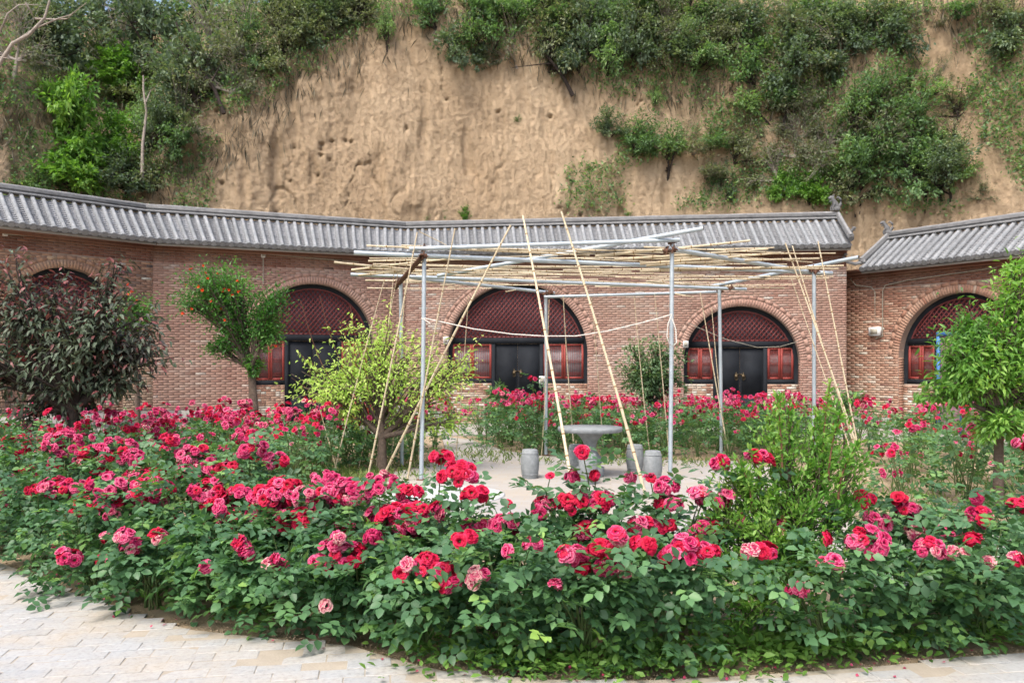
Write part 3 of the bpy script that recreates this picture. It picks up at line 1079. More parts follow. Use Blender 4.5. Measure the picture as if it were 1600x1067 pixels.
def channel_mesh():
    g = Geo()
    m, n, w = 15, 4, .068
    a = np.linspace(-1, 1, n + 1)
    for k in range(m):
        y0, y1 = k / m, (k + 1) / m
        row = lambda y, dz: [(w * q, y, .022 * q * q + dz - .048) for q in a]
        V = row(y0, .0) + row(y0, .024) + row(y1 + .004, .0)
        n1 = n + 1
        g.add(V, [(j * n1 + i, j * n1 + i + 1, (j + 1) * n1 + i + 1, (j + 1) * n1 + i) for j in range(2) for i in range(n)], R.random())
    # drip tile
    g.ngon([(-.07, -.02, .02), (-.05, -.022, -.02), (0, -.025, -.055), (.05, -.022, -.02), (.07, -.02, .02)])
    g.ngon([(-.07, .0, .02), (-.05, .0, -.02), (0, .0, -.055), (.05, .0, -.02), (.07, .0, .02)][::-1])
    return g.mesh("channel_tile_row", TILE_C)


TR, TCH = tile_row_mesh(), channel_mesh()


def roof(fac, ea, eb, ra, rb, ze, zr, pitch=.205, ridge=(0.15, .15), t_from=0.0):
    O = Vector(fac.location)
    v = lambda p, z: Vector((p.x, p.y, z)) - O
    g = Geo()
    A, B, C_, D_ = v(ea, ze), v(eb, ze), v(rb, zr), v(ra, zr)
    dn = Vector((0, 0, -.062))
    dn2 = Vector((0, 0, -.11))
    top = [p + dn for p in (A, B, C_, D_)]
    bot = [p + dn2 for p in (A, B, C_, D_)]
    g.add([tuple(p) for p in top + bot], [(0, 1, 2, 3), (7, 6, 5, 4), (0, 4, 5, 1), (1, 5, 6, 2), (2, 6, 7, 3), (3, 7, 4, 0)])
    ro = g.obj("roof", TILE_D, fac)
    n = max(1, round((eb - ea).length / pitch))
    for k in range(n):
        for half, me in ((0, TR), (.5, TCH)):
            t = (k + .25 + half) / n
            p = A.lerp(B, t)
            q = D_.lerp(C_, t)
            yd = (q - p)
            L = yd.length
            yd.normalize()
            xd = (B - A).normalized()
            zd = xd.cross(yd).normalized()
            xd = yd.cross(zd).normalized()
            M = Matrix((xd, yd, zd)).transposed()
            w = ((eb - ea).length / n) / .205 if half else 1
            o = link(me.name, me, ro, p - yd * .04 + zd * R.uniform(-.003, .003), quat=(M @ Matrix.Rotation(R.uniform(-.008, .008), 3, 'Z')).to_quaternion(), scale=(w, L + .02, 1))
    # fascia board under the tile ends
    g = Geo()
    xd = (eb - ea).normalized()
    nn = nrm(ea, eb)
    p0, p1 = A, B
    off = Vector((nn.x, nn.y, 0))
    V = []
    for p in (p0, p1):
        for (o, dz) in ((.03, -.10), (.06, -.10), (.06, -.15), (.03, -.15)):
            V.append(tuple(p + off * o + Vector((0, 0, dz))))
    g.add(V, [(0, 1, 5, 4), (1, 2, 6, 5), (2, 3, 7, 6), (3, 0, 4, 7), (0, 3, 2, 1), (4, 5, 6, 7)])
    g.obj("fascia", CONC, fac)
    # ridge wall: body and a pale half-round cap
    h, w = ridge
    g = Geo()
    V = []
    for p in (D_, C_):
        for (o, dz) in ((-w / 2, -.02), (w / 2, -.02), (w / 2, h), (-w / 2, h)):
            V.append(tuple(p + off * o + Vector((0, 0, dz))))
    g.add(V, [(0, 1, 5, 4), (1, 2, 6, 5), (2, 3, 7, 6), (3, 0, 4, 7), (0, 3, 2, 1), (4, 5, 6, 7)])
    for zz in (.05, .10):
        V = []
        for p in (D_, C_):
            for (o, dz) in ((-w / 2 - .012, zz - .016), (w / 2, zz - .016), (w / 2, zz), (-w / 2 - .012, zz)):
                V.append(tuple(p + off * o + Vector((0, 0, dz))))
        g.add(V, [(0, 1, 5, 4), (2, 3, 7, 6), (3, 0, 4, 7)])
    rg = g.obj("ridge", TILE_D, fac)
    g = Geo()
    npt = 24
    g.tube([tuple(D_.lerp(C_, i / npt) + Vector((0, 0, h + .012 + R.uniform(-.004, .004)))) for i in range(npt + 1)], .042, 8)
    g.obj("ridge_cap", TILE_L, rg, smooth=True)
    g = Geo()
    g.tube([tuple(D_.lerp(C_, i / npt) - off * (w / 2 + .05) + Vector((0, 0, .012 + R.uniform(-.003, .003)))) for i in range(npt + 1)], .024, 6)
    g.obj("ridge_fillet", TILE_L, rg, smooth=True)
    return ro


ZE, ZR = 4.60, 5.42
fA = Frame(WAL[0], WAL[1])
fB = Frame(WAL[1], WAL[2])
fC = Frame(WAL[2], WAL[3])
fE = Frame(WAL2[0], WAL2[1])
facA, arA = facade(fA, "brick_facade", "tan brick cave facade at far left, its arch hidden behind the purple-leaved tree",
                   [dict(l=8, r=192, t=418, sill=1.50, lint=2.42, dw=1.25, base=.56)], .56, ZE + .0, BR_TAN, 1.3, plinth=.54)
facB, arB = facade(fB, "brick_facade", "dusty pink brick cave facade with one arch, behind the orange-flowered tree",
                   [dict(l=394, r=584, t=443, sill=1.10, lint=2.24, dw=1.36)], 0.02, ZE, BR_PINK, 5.1, .05, .9, plinth=.52)
facC, arC = facade(fC, "brick_facade", "long brick cave facade with two black-framed arches behind the bamboo pergola",
                   [dict(l=698, r=918, t=443, sill=1.12, lint=2.18, dw=1.30), dict(l=1068, r=1250, t=478, sill=1.12, lint=2.06, dw=1.27)], 0.02, ZE, BR_PINK, 8.4, .15, 1, plinth=.36)
facE, arE = facade(fE, "brick_facade", "turned brick cave facade at right with a lower roof, behind the peach tree",
                   [dict(l=1404, r=1604, t=457, sill=1.15, lint=2.10, dw=1.3)], 0.02, 4.06, BR_MIX, 2.2, 0, .85, plinth=.30, x0=-1.3)
roof(facA, EAV[0], EAV[1], RID[0], RID[1], ZE, ZR)
roof(facB, EAV[1], EAV[2], RID[1], RID[2], ZE, ZR)
roof(facC, EAV[2], EAV[3], RID[2], RID[3], ZE, ZR)
roof(facE, EAV2[0], EAV2[1], RID2[0], RID2[1], 4.06, 4.86)


# descending ridges and roof beasts at the roof ends
def verge(fac, e, r, ze, zr, side):
    O = Vector(fac.location)
    p, q = Vector((e.x, e.y, ze)) - O, Vector((r.x, r.y, zr)) - O
    pts = [p.lerp(q, t) + Vector((0, 0, .09 + .05 * (1 - t) ** 2)) for t in np.linspace(-.02, 1, 10)]
    g = Geo()
    g.tube([tuple(a) for a in pts], .07, 8)
    vo = g.obj("verge_ridge", TILE_D, fac, smooth=True)
    g = Geo()
    g.tube([tuple(a + Vector((0, 0, .08))) for a in pts], .045, 8)
    g.obj("verge_cap", TILE_L, vo, smooth=True)
    return vo


def beast(fac, loc, s, face, name="ridge_ornament"):
    """small crouching ridge beast: haunch, chest, head with open jaw and curled tail"""
    g = Geo()
    g.lathe([(.10, 0), (.12, .05), (.10, .10), (.06, .12)], 10)
    g.tube([(0, 0, .1), (.03, 0, .2), (.08, 0, .3), (.13, 0, .36)], [.09, .085, .06, .055], 8)
    g.tube([(.10, 0, .36), (.17, 0, .38), (.23, 0, .35)], [.06, .055, .03], 8)
    g.tube([(.12, 0, .30), (.20, 0, .27)], [.03, .018], 6)
    g.tube([(-.06, 0, .1), (-.14, 0, .2), (-.13, 0, .33), (-.05, 0, .40), (0, 0, .36)], [.05, .045, .04, .03, .012], 8)
    for sy in (-.03, .03):
        g.tube([(.1, sy, .4), (.07, sy * 1.6, .48)], [.018, .006], 5)
        g.tube([(.06, sy * 2, .2), (.13, sy * 2, .1), (.12, sy * 2, .0)], [.03, .025, .028], 6)
    g.xf(Matrix.Rotation(face, 4, 'Z') @ Matrix.Scale(s, 4))
    o = g.obj(name, TILE_D, fac, smooth=True)
    o.location = Vector(loc) - Vector(fac.location)
    return o


verge(facC, EAV[3], RID[3], ZE, ZR, 1)
verge(facE, EAV2[0], RID2[0], 4.06, 4.86, -1)
beast(facC, (RID[3].x - .05, RID[3].y, ZR + .22), .9, math.radians(185))
beast(facC, (EAV[3].x + .12, EAV[3].y + .35, ZE + .22), .6, math.radians(-30))
beast(facE, (RID2[0].x - .02, RID2[0].y, 5.0), .8, math.radians(160))
g = Geo()
cp = Vector((EAV2[0].x, EAV2[0].y, 4.12))
g.tube([tuple(cp + Vector(q)) for q in ((.1, 0, .1), (-.15, -.02, .03), (-.36, -.04, .08), (-.46, -.05, .2), (-.42, -.05, .28), (-.36, -.05, .26))], [.05, .045, .04, .035, .03, .02], 8)
g.xf(Matrix.Translation(-Vector(facE.location)))
g.obj("eave_hook", TILE_L, facE, smooth=True)

# raised walk with two steps in front of the left facade
def strip(name, fr, o0, o1, z0, z1, x0, x1, mat):
    g = Geo().box(x0, x1, -o1, -o0, z0, z1)
    g.xf(Matrix.Translation((fr.a.x, fr.a.y, 0)) @ Matrix.Rotation(fr.rz, 4, 'Z'))
    return g.obj(name, mat, kind="structure")


strip("raised_walk", fA, -.25, 1.05, 0, .545, -.5, fA.L + .2, CONC)
strip("lower_step", fA, 1.05, 1.9, 0, .27, -.5, fA.L + .3, CONC)

# conduits and boxes on the walls
def wallpt(fr, px, py, out=.03):
    t, d = fr.hit(px)
    p = fr.a + fr.u * t - fr.n * out
    return Vector((p.x, p.y, CH + (HZ - py) / F * d))


def conduit(name, label, pts, r=.012):
    o = Geo().tube([tuple(p) for p in pts], r, 6).obj(name, WIRE)
    return tag(o, label, "conduit")


conduit("wall_conduit", "long thin conduit running under the eave of the left facades",
        [wallpt(fA, 5, 366, .05), wallpt(fA, 240, 383, .05), wallpt(fB, 250, 385, .05), wallpt(fB, 410, 397, .05), wallpt(fB, 560, 410, .05)])
conduit("wall_conduit", "short upright conduit between junction box and arch, left facade", [wallpt(fB, 411, 402, .04), wallpt(fB, 411, 445, .04)])
conduit("wall_conduit", "grey conduit bending down beside the right roof to the wall box",
        [wallpt(fE, 1333, 398, .06), wallpt(fE, 1332, 438, .06), wallpt(fE, 1340, 446, .06), wallpt(fE, 1364, 449, .05), wallpt(fE, 1369, 456, .05), wallpt(fE, 1369, 510, .05)])
conduit("wall_conduit", "thin conduit following the brick above the right arch",
        [wallpt(fE, 1560, 418, .05), wallpt(fE, 1420, 438, .05), wallpt(fE, 1385, 446, .05), wallpt(fE, 1381, 454, .05), wallpt(fE, 1381, 525, .05), wallpt(fE, 1370, 529, .05)])


def wallbox(name, label, fr, px, py, w, h, d, cat):
    root = thing(name, label, cat, wallpt(fr, px, py, .0), fr.rz)
    Geo().box(-w / 2, w / 2, -d, 0, -h / 2, h / 2).obj("housing", PLAST, root)
    Geo().box(-w * .32, w * .32, -d - .006, -d - .0005, -h * .3, h * .3).obj("front_panel", WIRE, root)
    return root


wallbox("junction_box", "small pale junction box under the eave above the orange-flowered tree", fB, 411, 399, .10, .12, .06, "junction box")
wallbox("junction_box", "small pale junction box at far left under the eave", fA, 7, 365, .09, .11, .06, "junction box")
wallbox("wall_box", "pale electric box on the brick left of the right arch", fE, 1370, 518, .30, .22, .12, "electric box")
wallbox("wall_speaker", "small grey speaker on the left jamb of the middle arch", fC, 698, 532, .13, .2, .12, "speaker")
wallbox("wall_speaker", "small white box on the left jamb of the lower arch", fC, 1071, 538, .13, .17, .12, "speaker")
nt_ = wallbox("notice_card", "small white card fixed below the window right of the middle door", fC, 847, 594, .16, .22, .01, "notice card")

# blue-framed screen by the right arch
root = thing("screen_door", "blue-framed screen with mauve curtain before the right arch", "screen door", wallpt(fE, 1508, 655, .14), fE.rz - .1)
root.location.z = 0.02
hw_, hh = .62, 2.28
for a, b in ((-hw_, -hw_ + .07), (-.03, .03), (hw_ - .07, hw_)):
    Geo().box(a, b, -.03, .02, 0, hh).obj("upright", BLUE, root)
Geo().box(-hw_, hw_, -.035, .025, hh, hh + .09).obj("top_rail", BLUE, root)
g = Geo()
nn = 40
V = [(-hw_ + .07 + (2 * hw_ - .14) * i / nn, .03 + .012 * math.sin(i * 1.3), z) for z in (.06, hh) for i in range(nn + 1)]
g.add(V, [(i, i + 1, nn + 2 + i, nn + 1 + i) for i in range(nn)])
g.obj("curtain", MAUVE, root)

# ------------------------------------------------------------------ loess cliff
CB = [(-30, -6), (-25, 8), (-17.5, 17), (-13, 21.5), (-8.5, 23.8), (-2.5, 25.0), (4, 25.0), (9.5, 24.0), (14, 21.0), (19, 14), (25, 3), (30, -8)]
cb = np.array(CB, float)
for _ in range(3):                      # corner cutting smooths the line
    q = [cb[0]]
    for a, b in zip(cb[:-1], cb[1:]):
        q += [a * .75 + b * .25, a * .25 + b * .75]
    cb = np.array(q + [cb[-1]])
sl = np.concatenate([[0], np.cumsum(np.linalg.norm(np.diff(cb, axis=0), axis=1))])
NS = 980
_xa, _xb = np.interp([-17.5, 15.5], np.interp(np.linspace(0, sl[-1], 400), sl, cb[:, 0]), np.linspace(0, sl[-1], 400))
ss = np.concatenate([np.linspace(0, _xa, 60)[:-1], np.linspace(_xa, _xb, NS - 118), np.linspace(_xb, sl[-1], 60)[1:]])
NS = len(ss)
bx, by = np.interp(ss, sl, cb[:, 0]), np.interp(ss, sl, cb[:, 1])
tx, ty = np.gradient(bx, ss), np.gradient(by, ss)
ln = np.hypot(tx, ty)
nxx, nyy = -ty / ln, tx / ln
LED = [(-40, 9.5), (-16, 9.6), (-14.5, 9.6), (-13, 9.2), (-11.8, 7.6), (-10.4, 7.3), (-9, 9.0), (-6, 11.4), (-3.5, 12.9), (-1, 12.9), (1, 11.6), (4, 10.9), (7, 10.4), (10, 10.4), (12, 12.3), (14, 12.8), (40, 12.5)]
ledx, ledz = [a for a, b in LED], [b for a, b in LED]
zz = np.concatenate([np.linspace(-.5, 4.4, 20)[:-1], np.linspace(4.4, 14.0, 190), np.linspace(14.05, 14.4, 6)])
ext = np.concatenate([np.zeros(209), np.array([.6, 2, 5, 12, 30, 80])])
PITS = [(515, 232), (514, 240), (514, 249), (526, 255), (510, 280), (451, 340), (451, 352), (452, 366), (452, 384), (453, 398), (530, 226), (549, 222), (557, 225), (476, 238),
        (330, 268), (373, 235), (470, 290), (700, 150), (640, 200), (860, 180), (780, 170), (905, 340), (1000, 152), (995, 158), (380, 300), (372, 190)]
PITS = [((x - 800) / F * 25.5, CH + (HZ - y) / F * 25.5, R.uniform(.03, .06)) for x, y in PITS]
verts = []
for i in range(NS):
    X, Y = bx[i], by[i]
    zb = float(np.interp(X, ledx, ledz))
    zb += .5 * noise.noise(Vector((X * .45, 3.1, 0))) + .25 * noise.noise(Vector((X * 1.6, 7.7, 0)))
    gul = math.exp(-((X + 11.3) / 1.3) ** 2)
    for k, z in enumerate(zz):
        off = .13 * max(0, z - 3) + .25 * max(0, z - zb) * (1 if X > -4 else 3.2)
        off += gul * 1.0 * min(1, max(0, z - 4) / 4)
        p = Vector((X * .35, Y * .35, z * .22))
        d = .40 * noise.noise(p) + .16 * noise.noise(Vector((ss[i] * .9, z * .35, 2.0)))
        rough = 1 + .9 * max(0, min(1, (-3 - X) / 4)) * max(0, 1 - abs(z - zb) / 4)
        d += .09 * rough * noise.fractal(Vector((ss[i] * 1.5, z * 1.1, 5.0)), 1.0, 2.2, 5)
        rr = noise.noise(Vector((ss[i] * 2.3, z * .6, 9.0)))
        d += .10 * rough * max(0, rr - .15) * 3
        if 4 < z < 14.1 and -17 < X < 15:
            d += .022 * noise.fractal(Vector((ss[i] * 9, z * 9, 1.0)), .6, 2.1, 3)
            cr = abs(noise.noise(Vector((ss[i] * .75, z * .16, 20.0))) + .10 * noise.noise(Vector((ss[i] * 4, z * 2.2, 3.0))))
            d += .15 * max(0, 1 - cr / .022) * max(0, noise.noise(Vector((ss[i] * .4, z * .5, 31.0))) + .25)
            cr = abs(noise.noise(Vector((ss[i] * .5, z * 1.3, 40.0))) + .16 * noise.noise(Vector((ss[i] * 3, z * 4, 8.0))))
            d += .07 * max(0, 1 - cr / .02) * max(0, noise.noise(Vector((ss[i] * .6, z * .6, 51.0))))
            for (qx, qz, qr) in PITS:
                if abs(X - qx) < .3 and abs(z - qz) < .3:
                    d += .2 * math.exp(-((X - qx) ** 2 + (z - qz) ** 2) / (qr * qr))
        off += d + ext[k]
        verts.append((X + nxx[i] * off, Y + nyy[i] * off, z + (.06 * noise.noise(Vector((ss[i] * 2, z * 2, 0))))))
NZ = len(zz)
g = Geo()
ii, kk = np.meshgrid(np.arange(NS - 1), np.arange(NZ - 1), indexing='ij')
b0 = (ii * NZ + kk).ravel()
g.add(verts, np.stack([b0, b0 + NZ, b0 + NZ + 1, b0 + 1], -1))
cliff = g.obj("loess_cliff_terrain", LOESS, smooth=True, kind="structure")
bvh = BVHTree.FromPolygons([Vector(v) for v in verts], np.stack([b0, b0 + NZ, b0 + NZ + 1, b0 + 1], -1).tolist())


def cliff_hit(px, py):
    o = Vector((0, 0, CH))
    d = (PX(px, py, 1.0) - o).normalized()
    h = bvh.ray_cast(o, d)
    return h[0]


# ------------------------------------------------------------------ trees
def make_tree(trunk, crowns, ntips, per, L, W, leafm, bark, droop=.2, hi=False, tr=.06, fork=None, spread=.22, tintf=None, sides=6, seed=0,
              twigs=0, twig_bare=False, axis_up=.0, sub=0, curl=.15):
    """trunk: base point, top point; crowns: [(centre, radii, weight)] local. returns wood mesh, leaf mesh"""
    rr = random.Random(seed)
    rn = np.random.default_rng(seed)
    wood, leaf = Geo(), Geo()
    base, top = Vector(trunk[0]), Vector(trunk[1])
    mid = base.lerp(top, .5) + Vector((rr.uniform(-.06, .06), rr.uniform(-.06, .06), 0)) * (top - base).length
    tp = bez(base, mid, top, 7)
    wood.tube(tp, np.linspace(tr * 1.15, tr * .8, 7), 9, mat=0)
    ws = [c[2] for c in crowns]
    P_all, D_all, T_all = [], [], []
    limbs = []
    for c in crowns:
        e = Vector(c[0]).lerp(top, .15)
        m = top.lerp(e, .5) + Vector((rr.uniform(-.2, .2), rr.uniform(-.2, .2), rr.uniform(-.1, .25))) * (e - top).length * .6
        b = bez(top, m, e, 7)
        wood.tube(b, np.linspace(tr * .7, tr * .28, 7), 6)
        limbs.append(b)
    for k in range(ntips):
        ci = rr.choices(range(len(crowns)), ws)[0]
        c, rad, _ = crowns[ci]
        v = Vector((rr.gauss(0, 1), rr.gauss(0, 1), rr.gauss(0, 1))).normalized()
        q = rr.random() ** .45
        # uneven outline
        q *= .78 + .42 * (noise.noise(v * 1.7 + Vector((seed, ci, 0))) + .5)
        tip = Vector(c) + Vector((v.x * rad[0], v.y * rad[1], v.z * rad[2])) * q
        st = Vector(limbs[ci][rr.randint(1, 6)])
        m = st.lerp(tip, .5) + Vector((rr.uniform(-.15, .15), rr.uniform(-.15, .15), rr.uniform(0, .3))) * (tip - st).length
        b = bez(st, m, tip, 5)
        r0 = tr * .22
        wood.tube(b, np.linspace(r0, r0 * .2, 5), 4, False)
        t = rn.random(per) ** .36
        i0 = np.minimum((t * 4).astype(int), 3)
        f = (t * 4 - i0)[:, None]
        pos = b[i0] * (1 - f) + b[i0 + 1] * f
        sp = spread * min(1, (tip - st).length)
        pos = pos + rn.normal(size=(per, 3)) * sp * .5
        ax = np.array(((tip - st).normalized() + Vector((0, 0, axis_up)))[:])
        D = unit(rn.normal(size=(per, 3)) * .8 + ax * .6 + unit(pos - np.array(c)) * .5)
        D[:, 2] -= droop * 2
        P_all.append(pos)
        D_all.append(D)
        tt = .5 + .22 * noise.noise(tip * 1.3 + Vector((seed, 0, 0))) * 2 + rr.gauss(0, .08)
        T_all.append(np.clip(tt + rn.normal(size=per) * .16, 0, 1))
    P, D, T = np.concatenate(P_all), np.concatenate(D_all), np.concatenate(T_all)
    if tintf is not None:
        T = tintf(P, T, rn)
    sz = rn.uniform(.7, 1.2, len(P))
    global rng
    sv, rng = rng, rn
    leaves(leaf, P, D, L * sz, W * sz, T, hi, curl=curl)
    rng = sv
    return wood, leaf


def place_tree(name, label, cat, loc, wm, lm, rz=0, scale=1, group=None, crown="crown"):
    t = thing(name, label, cat, loc, rz, group)
    t.scale = (scale,) * 3 if isinstance(scale, (int, float)) else scale
    link("trunk", wm, t)
    link(crown, lm, t)
    return t


# cliff shrub prototypes, about 1 unit tall
LM = {0: L_C0, 1: L_C1, 2: L_C2, 3: L_C3}
PRO = {}
for ty, (nt_ips, per, L, W, cr) in {
        0: (125, 26, .056, .028, [((0, 0, .62), (.46, .42, .36), 3), ((-.25, .05, .45), (.28, .28, .24), 1), ((.28, 0, .5), (.28, .28, .26), 1)]),
        1: (100, 30, .075, .036, [((0, 0, .66), (.40, .4, .30), 3), ((-.22, 0, .42), (.26, .3, .2), 2), ((.3, 0, .5), (.2, .2, .18), 1)]),
        2: (110, 15, .046, .020, [((0, 0, .6), (.42, .4, .40), 3), ((.2, 0, .35), (.25, .3, .25), 1)]),
        3: (95, 24, .050, .022, [((0, 0, .68), (.38, .36, .30), 3), ((-.24, 0, .5), (.22, .3, .22), 1.3), ((.22, 0, .42), (.26, .3, .16), 1.3)])}.items():
    for v in range(4 if ty in (0, 2, 3) else 3):
        sd = ty * 10 + v
        rr = random.Random(sd)
        crj = [((c[0][0] + rr.uniform(-.12, .12), c[0][1], c[0][2] + rr.uniform(-.07, .07)), c[1], c[2]) for c in cr]
        for _k in range(4):             # ragged low growth so that no crown floats on a bare stick
            _a = rr.uniform(0, 6.28)
            crj.append(((.34 * math.cos(_a), .3 * math.sin(_a), rr.uniform(.14, .38)), (rr.uniform(.14, .26), .24, rr.uniform(.12, .2)), .8))
        w, l = make_tree(((0, 0, -.06), (rr.uniform(-.08, .08), 0, .16)), crj, nt_ips, per, L, W, None, None, .08, tr=.022, seed=sd, spread=.16, sides=5)
        bark = BARK_P if (ty == 2 and v % 2) else BARK_D
        PRO[(ty, v)] = (w.mesh("trunk", bark), l.mesh("crown", LM[ty]))

CT = [(70, 128, 150, 150, 0), (15, 118, 150, 130, 2), (120, 122, 135, 130, 0), (185, 132, 175, 150, 2), (245, 130, 170, 150, 0), (330, 135, 175, 150, 0),
      (395, 115, 140, 140, 2), (40, 60, 110, 150, 0), (150, 60, 110, 150, 0), (290, 60, 100, 140, 0), (220, 50, 90, 140, 3), (360, 55, 90, 120, 3),
      (105, 262, 165, 135, 1), (178, 158, 82, 105, 1), (185, 262, 90, 80, 1), (228, 235, 110, 85, 3), (110, 312, 110, 130, 1), (245, 305, 90, 90, 2),
      (195, 312, 80, 120, 0), (60, 310, 70, 70, 3), (312, 182, 150, 130, 0), (352, 165, 130, 120, 2), (275, 175, 110, 110, 0), (285, 240, 80, 70, 2),
      (440, 92, 110, 110, 2), (400, 120, 110, 80, 3), (470, 62, 90, 100, 0), (430, 40, 80, 120, 3), (520, 50, 90, 110, 3), (560, 46, 80, 100, 0),
      (603, 95, 88, 62, 3), (640, 30, 70, 80, 3), (500, 20, 60, 90, 2),
      (680, 60, 95, 95, 0), (720, 118, 105, 110, 0), (765, 105, 120, 130, 3), (812, 118, 130, 120, 2), (856, 135, 130, 120, 0), (905, 135, 150, 120, 0),
      (740, 45, 70, 130, 0), (800, 50, 75, 120, 3), (870, 60, 80, 120, 0), (930, 55, 80, 120, 3), (950, 140, 140, 110, 3), (990, 118, 130, 110, 0),
      (1000, 45, 60, 120, 3), (1040, 70, 90, 120, 0), (990, 262, 90, 110, 3), (1042, 282, 88, 100, 3), (950, 225, 55, 70, 0), (1082, 255, 70, 90, 2),
      (1130, 325, 70, 44, 0), (1100, 290, 60, 110, 2), (1020, 178, 75, 62, 3), (1150, 270, 90, 110, 2), (1088, 130, 100, 110, 3), (1150, 80, 90, 120, 0),
      (1110, 45, 50, 100, 3), (1182, 150, 110, 130, 3), (1235, 165, 120, 140, 0), (1270, 130, 110, 130, 0), (1315, 120, 110, 130, 0), (1352, 92, 95, 110, 0),
      (1300, 62, 70, 120, 3), (1395, 100, 105, 120, 0), (1450, 58, 60, 90, 0), (1500, 40, 50, 90, 3), (1230, 60, 70, 120, 0), (1400, 40, 50, 110, 2),
      (1252, 230, 100, 90, 2), (1292, 285, 120, 130, 2), (1225, 320, 62, 50, 1), (1268, 326, 66, 76, 1), (1345, 325, 130, 140, 3), (1398, 322, 150, 150, 3),
      (1452, 322, 140, 150, 3), (1382, 245, 130, 120, 2), (1335, 235, 110, 110, 3), (1488, 318, 90, 100, 0), (1500, 250, 80, 80, 2), (1430, 230, 100, 100, 3),
      (1476, 130, 44, 40, 2), (1582, 95, 95, 90, 0), (1560, 45, 60, 90, 0), (1540, 320, 50, 60, 2),
      (668, 347, 16, 18, 3), (692, 347, 22, 20, 3), (725, 347, 26, 24, 1), (985, 342, 14, 14, 1), (808, 196, 18, 20, 3), (1190, 220, 40, 30, 2)]
_q = random.Random(5)
for k in range(66):
    px = _q.uniform(-10, 1610)
    X_ = (px - 800) / F * 26
    rim = HZ - (float(np.interp(X_, ledx, ledz)) - CH) / 26 * F
    if px < 640 or px > 1500:
        py = rim - _q.uniform(-6, 90)
    elif px < 900:
        py = rim + _q.uniform(-60, 4)
    else:
        py = rim + _q.uniform(-100, 10)
    if py < 25 or (640 < px < 668):
        continue
    CT.append((px, py, _q.uniform(60, 115), _q.uniform(70, 125), _q.choice((0, 2, 3, 3, 2, 0))))
for k in range(15):
    px = _q.uniform(1205, 1520)
    CT.append((px, _q.uniform(170, 335), _q.uniform(70, 130), _q.uniform(80, 130), _q.choice((2, 3, 3, 2))))
for k in range(4):
    CT.append((_q.uniform(960, 1180), _q.uniform(190, 320), _q.uniform(50, 90), _q.uniform(60, 100), _q.choice((2, 3, 2))))
CT = [(px, py, h, w, (2 if k % 3 else 3)) if (ty == 0 and py < 165 and k % 2) else (px, py, h, w, ty) for k, (px, py, h, w, ty) in enumerate(CT)]
TYW = {0: ("dark green shrub", "shrub"), 1: ("bright yellow-green bush", "bush"), 2: ("sparse grey-green bush", "bush"), 3: ("airy mid-green young tree", "tree")}


def zone(px, py, hpx):
    if hpx < 42:
        return "small tuft growing on the bare earth face" if py < 300 else "small tuft just behind the roof ridge"
    if px < 460:
        return "on the crest above the left roof" if py < 100 else "on the ledge above the left roof" if py < 200 else "in the gully behind the left roof"
    if px < 900:
        return "on the bare cliff's crest" if py < 90 else "on the upper rim of the bare cliff"
    if px < 1200:
        return "along the crest above the pergola" if py < 100 else "on the rim above the pergola" if py < 200 else "on the cliff above the pergola"
    return "on the crest at the right" if py < 100 else "on the upper right slope" if py < 215 else "low on the right slope"


bins = {}
for i, (px, py, h, w, ty) in enumerate(CT):
    bins.setdefault((ty, zone(px, py, h)), []).append((px, i))
lab = {}
for (ty, zn), lst in bins.items():
    lst.sort()
    for k, (px, i) in enumerate(lst):
        lab[i] = f"{TYW[ty][0]} {zn}" + (f", {ORD[min(k, 19)]} from left" if len(lst) > 1 else "")
for i, (px, py, h, w, ty) in enumerate(CT):
    hit = cliff_hit(px, py)
    if hit is None:
        continue
    d = hit.y
    vs = [k for k in PRO if k[0] == ty]
    wm, lm = PRO[R.choice(vs)]
    H, Wd = h / F * d * 1.12, w / F * d * 1.1
    place_tree({0: "cliff_shrub", 1: "cliff_bush", 2: "cliff_bush", 3: "cliff_tree"}[ty], lab[i], TYW[ty][1], hit + Vector((0, .1, -.02)), wm, lm,
               R.uniform(0, 6.28), (Wd, min(Wd, 2.2), H), "wild shrubs and trees on the cliff")

# bare pale branches top left, a thin dead trunk in the gully
def bare(name, label, pts, r, subs, mat, d, cat="bare tree"):
    g = Geo()
    P = [PX(x, y, d) for x, y in pts]
    O = P[0]
    g.tube([tuple(p - O) for p in P], np.linspace(r, r * .4, len(P)), 6)
    for s in subs:
        Q = [PX(x, y, d + R.uniform(-.2, .2)) for x, y in s]
        g.tube([tuple(p - O) for p in Q], np.linspace(r * .5, r * .15, len(Q)), 5)
    o = g.obj(name, mat)
    o.location = O
    return tag(o, label, cat)


h0 = cliff_hit(3, 120)
bare("bare_tree", "leafless pale branches reaching in at the top left corner", [(-60, 175), (-20, 130), (20, 68), (45, 55), (70, 28), (78, 0)], .05,
     [[(20, 68), (55, 45), (90, 30), (110, 24), (135, 5)], [(0, 50), (12, 22), (30, 8), (60, 8)], [(55, 30), (85, 31), (105, 30), (117, 18)], [(-10, 90), (2, 90), (14, 92)], [(40, 5), (48, 18), (52, 28)]], BARK_P, 17.5)
hg = cliff_hit(222, 285)
bare("dead_trunk", "thin pale dead trunk standing upright in the left gully", [(222, 290), (223, 225), (229, 175), (224, 140), (224, 118)], .05,
     [[(228, 160), (236, 140)], [(223, 130), (230, 122)]], BARK_P, (hg.y if hg else 24) - .5)
